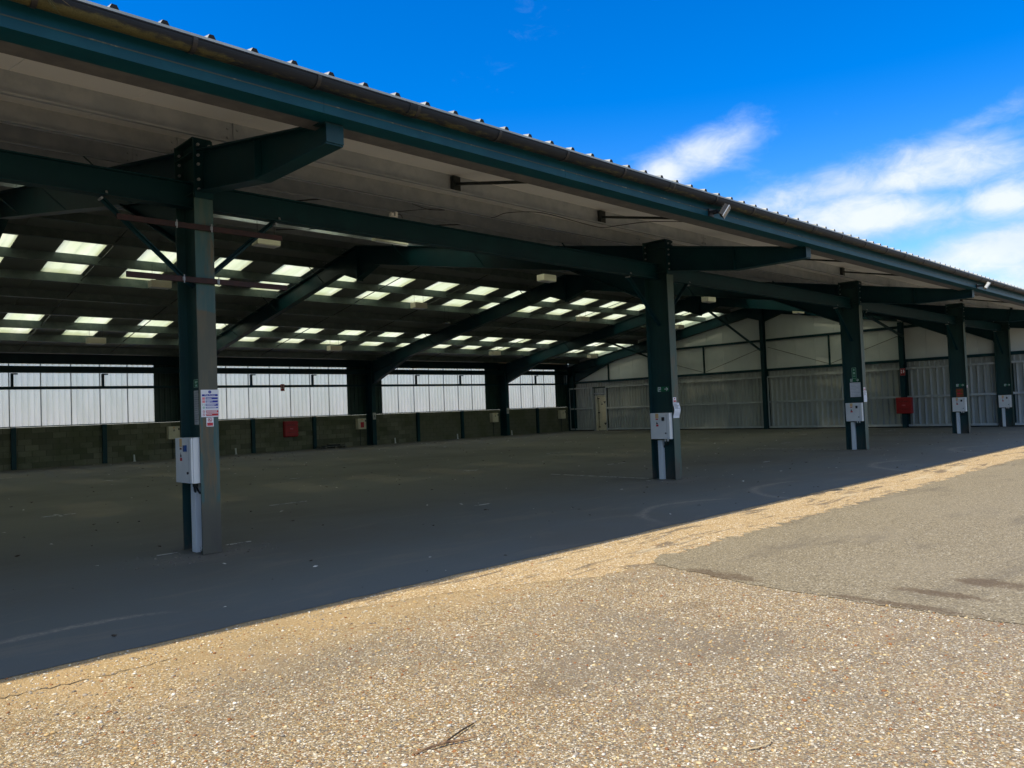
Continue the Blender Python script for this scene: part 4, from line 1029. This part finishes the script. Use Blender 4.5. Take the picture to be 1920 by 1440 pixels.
def floodlight(x, label, dark):
    e = tag(empty('floodlight', (x, 5.56, 4.03)), label, 'floodlight', 'floodlights on the eaves')
    e.rotation_euler = (0, 0, 0)
    put('bracket', MB().box(-0.06, 0.06, 0.030, 0.05, -0.05, 0.05).bar((-0.05, 0.03, 0.0), (-0.05, -0.10, 0.0), 0.02, 0.03).bar((0.05, 0.03, 0.0), (0.05, -0.10, 0.0), 0.02, 0.03), BLACK, e)
    b = put('lamp_body', MB().box(-0.12, 0.12, -0.05, 0.02, -0.09, 0.09), BLACK if dark else WHITEP, e, loc=(0.02, -0.14, -0.0), bevel=0.008)
    b.rotation_euler = (R(34), 0, R(26)); b.scale = (0.8, 0.8, 0.85)
    put('front_rim', MB().box(-0.125, 0.125, -0.066, -0.0505, -0.095, 0.095).mesh('front_rim') and MB().box(-0.125, 0.125, -0.066, -0.0505, 0.08, 0.097).box(-0.125, 0.125, -0.066, -0.0505, -0.097, -0.08).box(-0.127, -0.108, -0.066, -0.0505, -0.0799, 0.0799).box(0.108, 0.127, -0.066, -0.0505, -0.0799, 0.0799), GALV, b)
    put('lens', MB().box(-0.1075, 0.1075, -0.060, -0.051, -0.0795, 0.0795), GLASSL, b)
    put('heat_fins', MB().box(-0.1, 0.1, 0.0205, 0.04, -0.07, -0.06).box(-0.1, 0.1, 0.0205, 0.04, -0.035, -0.025).box(-0.1, 0.1, 0.0205, 0.04, 0.0, 0.01).box(-0.1, 0.1, 0.0205, 0.04, 0.035, 0.045), BLACK, b)
    return e
floodlight(9.35, 'black floodlight under the gutter, lens facing right along the eaves', True)
floodlight(21.4, 'white floodlight far along the eaves, tilted under the gutter', False)
e = tag(empty('motion_sensor', (6.28, 8.66, 4.155)), 'small white twin sensor standing on the front tie beam', 'sensor')
put('base', MB().box(-0.06, 0.06, -0.02, 0.02, 0.0005, 0.012), WHITEP, e)
put('head', MB().box(-0.055, -0.01, -0.03, 0.03, 0.013, 0.055), WHITEP, e, bevel=0.006); put('head', MB().box(0.012, 0.055, -0.03, 0.03, 0.013, 0.075), WHITEP, e, bevel=0.006)
put('cable', MB().tube([(0.05, 0, 0.03), (0.10, 0, 0.06), (0.14, 0, 0.035), (0.15, 0.0, 0.005)], 0.005, 5), BLACK, e)
# loose black cables looped under the canopy
def cable(pts, label, r=0.006):
    ps = [Vector(p) for p in pts]; out = []
    for i in range(len(ps) - 1):
        a, b, c_, d_ = ps[max(i - 1, 0)], ps[i], ps[i + 1], ps[min(i + 2, len(ps) - 1)]
        for t in np.linspace(0, 1, 8, endpoint=False):
            out.append(0.5 * ((2 * b) + (c_ - a) * t + (2 * a - 5 * b + 4 * c_ - d_) * t * t + (3 * b - a - 3 * c_ + d_) * t ** 3))
    out.append(ps[-1])
    return tag(put('cable', MB().tube(out, r, 6), BLACK), label, 'cable', 'black cables under the canopy')
zb = lambda y: zr(y) - 0.012
cable([(8.55, 9.12, zb(9.1)), (8.62, 9.10, zb(9.1) + .02), (8.72, 8.9, zb(8.9) + .10), (8.85, 8.3, zb(8.3) + .10), (9.2, 7.75, zb(7.75) - 0.03), (9.5, 7.62, zb(7.6) - 0.05), (9.7, 7.45, zb(7.45)), (9.78, 6.9, zb(6.9) + 0.06), (9.8, 6.1, zb(6.1) + .04)], 'black cable looping from the purlins out to the black floodlight')
cable([(7.0, 9.18, zb(9.2) - .02), (7.3, 9.17, zb(9.2) - .06), (7.6, 9.15, zb(9.2) - .03), (7.66, 9.6, zb(9.6) + .02), (7.66, 10.6, zb(10.6))], 'short black cable drooping below the second purlin', 0.005)
# brown steel bars clamped across the nearest column
def bar_thing(z, x0, x1, label):
    e = tag(empty('steel_bar', ((x0 + x1) / 2, YF - 0.03, z)), label, 'steel bar', 'brown bars clamped on the nearest column')
    h = (x1 - x0) / 2
    put('bar', MB().box(-h, h, -0.028, 0.0, -0.03, 0.03), RUST, e, bevel=0.003)
    for xx in (-0.32, 0.06): put('clamp', MB().tube([(xx, -0.045, -0.045), (xx, -0.045, 0.045)], 0.006, 6).tube([(xx, -0.05, 0.02), (xx, 0.02, 0.02)], 0.006, 6).box(xx - 0.012, xx + 0.012, -0.04, -0.0285, -0.02, 0.02), GALV, e)
bar_thing(3.592, 2.66, 4.49, 'upper brown steel bar clamped across the nearest column')
bar_thing(3.005, 2.74, 4.54, 'lower brown steel bar across the nearest column below the beam')

# ------------------------------------------------------------------ small things on the ground
def pipe(x, y, label):
    e = tag(empty('pipe_stub', (x, y, 0.004)), label, 'pipe', 'white pipe stubs at the foot of the block wall')
    put('pipe', MB().tube([(0, 0, 0), (-0.02, 0, 0.27)], 0.032, 10), PVC, e); put('foot', MB().tube([(0, 0, 0), (0, 0, 0.03)], 0.05, 10), PVC, e)
pipe(10.62, 32.25, 'white pipe stub at the block wall left of the nearest column')
pipe(14.74, 32.25, 'white pipe stub at the block wall just right of the nearest column')
pipe(23.04, 32.25, 'white pipe stub at the block wall in the third bay')
pipe(27.13, 32.25, 'white pipe stub beside a wall post in the third bay')
pipe(31.2, 32.25, 'white pipe stub at the block wall in the last bay')
e = tag(empty('timber_pallet', (19.2, 31.9, 0.004)), 'low pallet of weathered boards on the floor against the block wall', 'pallet')
for k in range(5): put('board', MB().box(-0.58, 0.58, -0.36 + 0.16 * k, -0.25 + 0.16 * k, 0.075, 0.095), WOOD, e)
for k in range(3): put('bearer', MB().box(-0.58 + 0.53 * k, -0.48 + 0.53 * k, -0.36, 0.39, 0.0, 0.0745), WOOD, e)
put('board_stack', MB().box(-0.45, 0.50, -0.2, 0.2, 0.096, 0.135).box(-0.2, 0.3, -0.25, 0.1, 0.136, 0.17), DARKST, e)

def twig(pts, r, mat, label):
    out = []; ps = [Vector(p) for p in pts]
    return tag(put('twig', MB().tube(ps, r, 6), mat), label, 'twig', 'twigs on the stony yard')
twig([(2.00, 2.745, 0.010), (2.08, 2.735, 0.013), (2.16, 2.715, 0.016), (2.22, 2.69, 0.014), (2.29, 2.665, 0.012)], [0.004, 0.005, 0.0055, 0.005, 0.003], TWIG, 'thin forked twig lying on the stony yard, pale and brown')
twig([(2.155, 2.725, 0.012), (2.22, 2.745, 0.014), (2.29, 2.77, 0.012), (2.38, 2.79, 0.010)], [0.003, 0.004, 0.004, 0.003], FLAKED, 'dark twig branching off the pale forked twig on the yard')
twig([(2.93, 1.725, 0.008), (2.99, 1.69, 0.010), (3.05, 1.672, 0.011), (3.085, 1.68, 0.011), (3.10, 1.70, 0.009)], [0.002, 0.003, 0.003, 0.003, 0.002], STRAW, 'curved pale straw lying on the stony yard')
twig([(3.50, 4.02, 0.008), (3.56, 3.985, 0.009), (3.62, 3.95, 0.008)], [0.002, 0.003, 0.002], STRAW, 'short pale straw on the yard nearer the shadow edge')
# weeds: at the foot of the nearest column and in the gutter
mb = MB()
for k in range(40):
    a = random.uniform(0, 6.28); r0 = random.uniform(0, 0.04); r1 = r0 + random.uniform(0.02, 0.07); h = random.uniform(0.02, 0.10)
    c0 = (3.53 + r0 * math.cos(a), 8.56 + r0 * math.sin(a) * .6, 0.006); c1 = (3.53 + r1 * math.cos(a) * .6, 8.56 + r1 * math.sin(a) * .5, h)
    mb.bar(c0, c1, 0.012, 0.002)
tag(put('dead_weed', mb, WEED), 'dead brown weed tuft at the foot of the nearest column', 'weed')
mb = MB()
for k in range(60):
    a = random.uniform(-1.2, 1.2); l = random.uniform(0.06, 0.22); up = random.uniform(-0.7, 1.0)
    p = Vector((1.27 + random.uniform(-.05, .05), 5.46 + random.uniform(-.02, .05), 4.20)); q = p + Vector((math.sin(a) * l, -0.5 * l * random.random(), up * l))
    mb.tube([p, (p + q) / 2 + Vector((0, -0.02, 0.015)), q], [0.0035, 0.003, 0.001], 4)
tag(put('gutter_weed', mb, WEED), 'straggly weed hanging out of the mossy end of the gutter', 'weed')
# scattered dry leaves and flakes on the floor, far too many to count
for nm, mt, cnt in (('leaf_debris', FLAKED, 420), ('pale_debris', FLAKEW, 300)):
    mb = MB()
    for k in range(cnt):
        x = random.uniform(1.5, 35); y = 5.6 + 26 * random.random() ** 1.3; a = random.uniform(0, 6.28); s_ = random.uniform(0.012, 0.04) * (1 + 0.04 * y)
        pts = []
        for j in range(5):
            t = a + j * 1.257 + random.uniform(-.3, .3); rr = s_ * random.uniform(0.4, 1.0) * (1.0 if j % 2 else 0.6)
            pts.append((x + rr * math.cos(t), y + rr * math.sin(t), 0.006 + random.random() * s_ * 0.35))
        i = len(mb.v); mb.v += pts + [(x, y, 0.008 + s_ * 0.3)]
        for j in range(5): mb.f.append((i + j, i + (j + 1) % 5, i + 5))
    tag(put(nm, mb, mt), kind='stuff')

mb = MB()
for ci in (2, 3, 4, 5):
    for k in range(90 if ci == 2 else 50):
        a = random.uniform(0, 6.28); q = random.random() ** 0.6; x = XC[ci] + (0.15 + 0.75 * q) * math.cos(a) - 0.1; y = YF + 0.05 + (0.1 + 0.5 * q) * math.sin(a); s_ = random.uniform(0.006, 0.02)
        if abs(x - XC[ci]) < .13 and YF - .03 < y < YF + DEP + .03: continue
        i = len(mb.v); mb.v += [(x + s_ * math.cos(a + j * 1.57) * random.uniform(.7, 1.3), y + s_ * math.sin(a + j * 1.57) * random.uniform(.7, 1.3), 0.005) for j in range(4)] + [(x, y, 0.006 + s_ * random.uniform(.4, .9))]
        for j in range(4): mb.f.append((i + j, i + (j + 1) % 4, i + 4))
tag(put('grit_debris', mb, GRIT), kind='stuff')
# loose and half-bedded stones of the yard near the viewer (geometry, each with its own colour)
def stones(count):
    ico_t = (1 + 5 ** 0.5) / 2
    V = np.array([(-1, ico_t, 0), (1, ico_t, 0), (-1, -ico_t, 0), (1, -ico_t, 0), (0, -1, ico_t), (0, 1, ico_t), (0, -1, -ico_t), (0, 1, -ico_t), (ico_t, 0, -1), (ico_t, 0, 1), (-ico_t, 0, -1), (-ico_t, 0, 1)]) / math.sqrt(1 + ico_t ** 2)
    F = np.array([(0, 11, 5), (0, 5, 1), (0, 1, 7), (0, 7, 10), (0, 10, 11), (1, 5, 9), (5, 11, 4), (11, 10, 2), (10, 7, 6), (7, 1, 8), (3, 9, 4), (3, 4, 2), (3, 2, 6), (3, 6, 8), (3, 8, 9), (4, 9, 5), (2, 4, 11), (6, 2, 10), (8, 6, 7), (9, 8, 1)])
    # candidates on the yard inside a wide wedge in front of the viewer, thinning out with distance
    r = 1.6 + 7.4 * rng.random(count * 3) ** 0.75; th = R(45) + (rng.random(count * 3) - 0.5) * R(84)
    X = r * np.sin(th); Y = r * np.cos(th)
    ok = ((Y < 5.40) | (rng.random(count * 3) < 0.0)) & (~((X > 5.66) & (Y < 4.40)) | (rng.random(count * 3) < 0.10 * np.exp(-np.minimum(np.abs(X - 5.66), np.abs(Y - 4.4)) / 0.12))) & (Y > 0.2)
    X, Y = X[ok][:count], Y[ok][:count]; n = len(X)
    size = np.clip(rng.lognormal(math.log(0.0050), 0.38, n), 0.0025, 0.012)
    sc = np.stack([size * rng.uniform(0.8, 1.5, n), size * rng.uniform(0.7, 1.1, n), size * rng.uniform(0.35, 0.7, n)], 1)
    an = rng.random(n) * 2 * math.pi; ca, sa = np.cos(an), np.sin(an)
    P = V[None] * (1 + 0.22 * rng.standard_normal((n, 12, 1)).clip(-1.5, 1.5)) * sc[:, None, :]
    px = P[..., 0] * ca[:, None] - P[..., 1] * sa[:, None] + X[:, None]; py = P[..., 0] * sa[:, None] + P[..., 1] * ca[:, None] + Y[:, None]; pz = P[..., 2] + (sc[:, 2] * rng.uniform(0.0, 0.6, n))[:, None]
    co = np.stack([px, py, pz], -1).reshape(-1, 3).astype(np.float32)
    fi = (F[None] + (np.arange(n) * 12)[:, None, None]).reshape(-1)
    me = bpy.data.meshes.new('yard_stones'); nf = n * 20
    me.vertices.add(n * 12); me.vertices.foreach_set('co', co.ravel())
    me.loops.add(nf * 3); me.loops.foreach_set('vertex_index', fi.astype(np.int32))
    me.polygons.add(nf); me.polygons.foreach_set('loop_start', (np.arange(nf) * 3).astype(np.int32)); me.polygons.foreach_set('loop_total', np.full(nf, 3, np.int32))
    pal = np.array([(0.62, 0.55, 0.42), (0.46, 0.36, 0.22), (0.55, 0.38, 0.17), (0.33, 0.14, 0.05), (0.80, 0.76, 0.66), (0.36, 0.31, 0.25), (0.24, 0.20, 0.16), (0.70, 0.58, 0.34)])
    c = pal[rng.choice(8, n, p=[.18, .18, .14, .08, .10, .14, .09, .09])] * rng.uniform(0.8, 1.15, (n, 1))
    ca_ = np.concatenate([c, np.ones((n, 1))], 1).repeat(12, 0).astype(np.float32)
    at = me.color_attributes.new('stone_colour', 'FLOAT_COLOR', 'POINT'); at.data.foreach_set('color', ca_.ravel())
    me.update(calc_edges=True); me.validate()
    return tag(link('yard_stones', me, STONES), kind='stuff')
stones(30000)
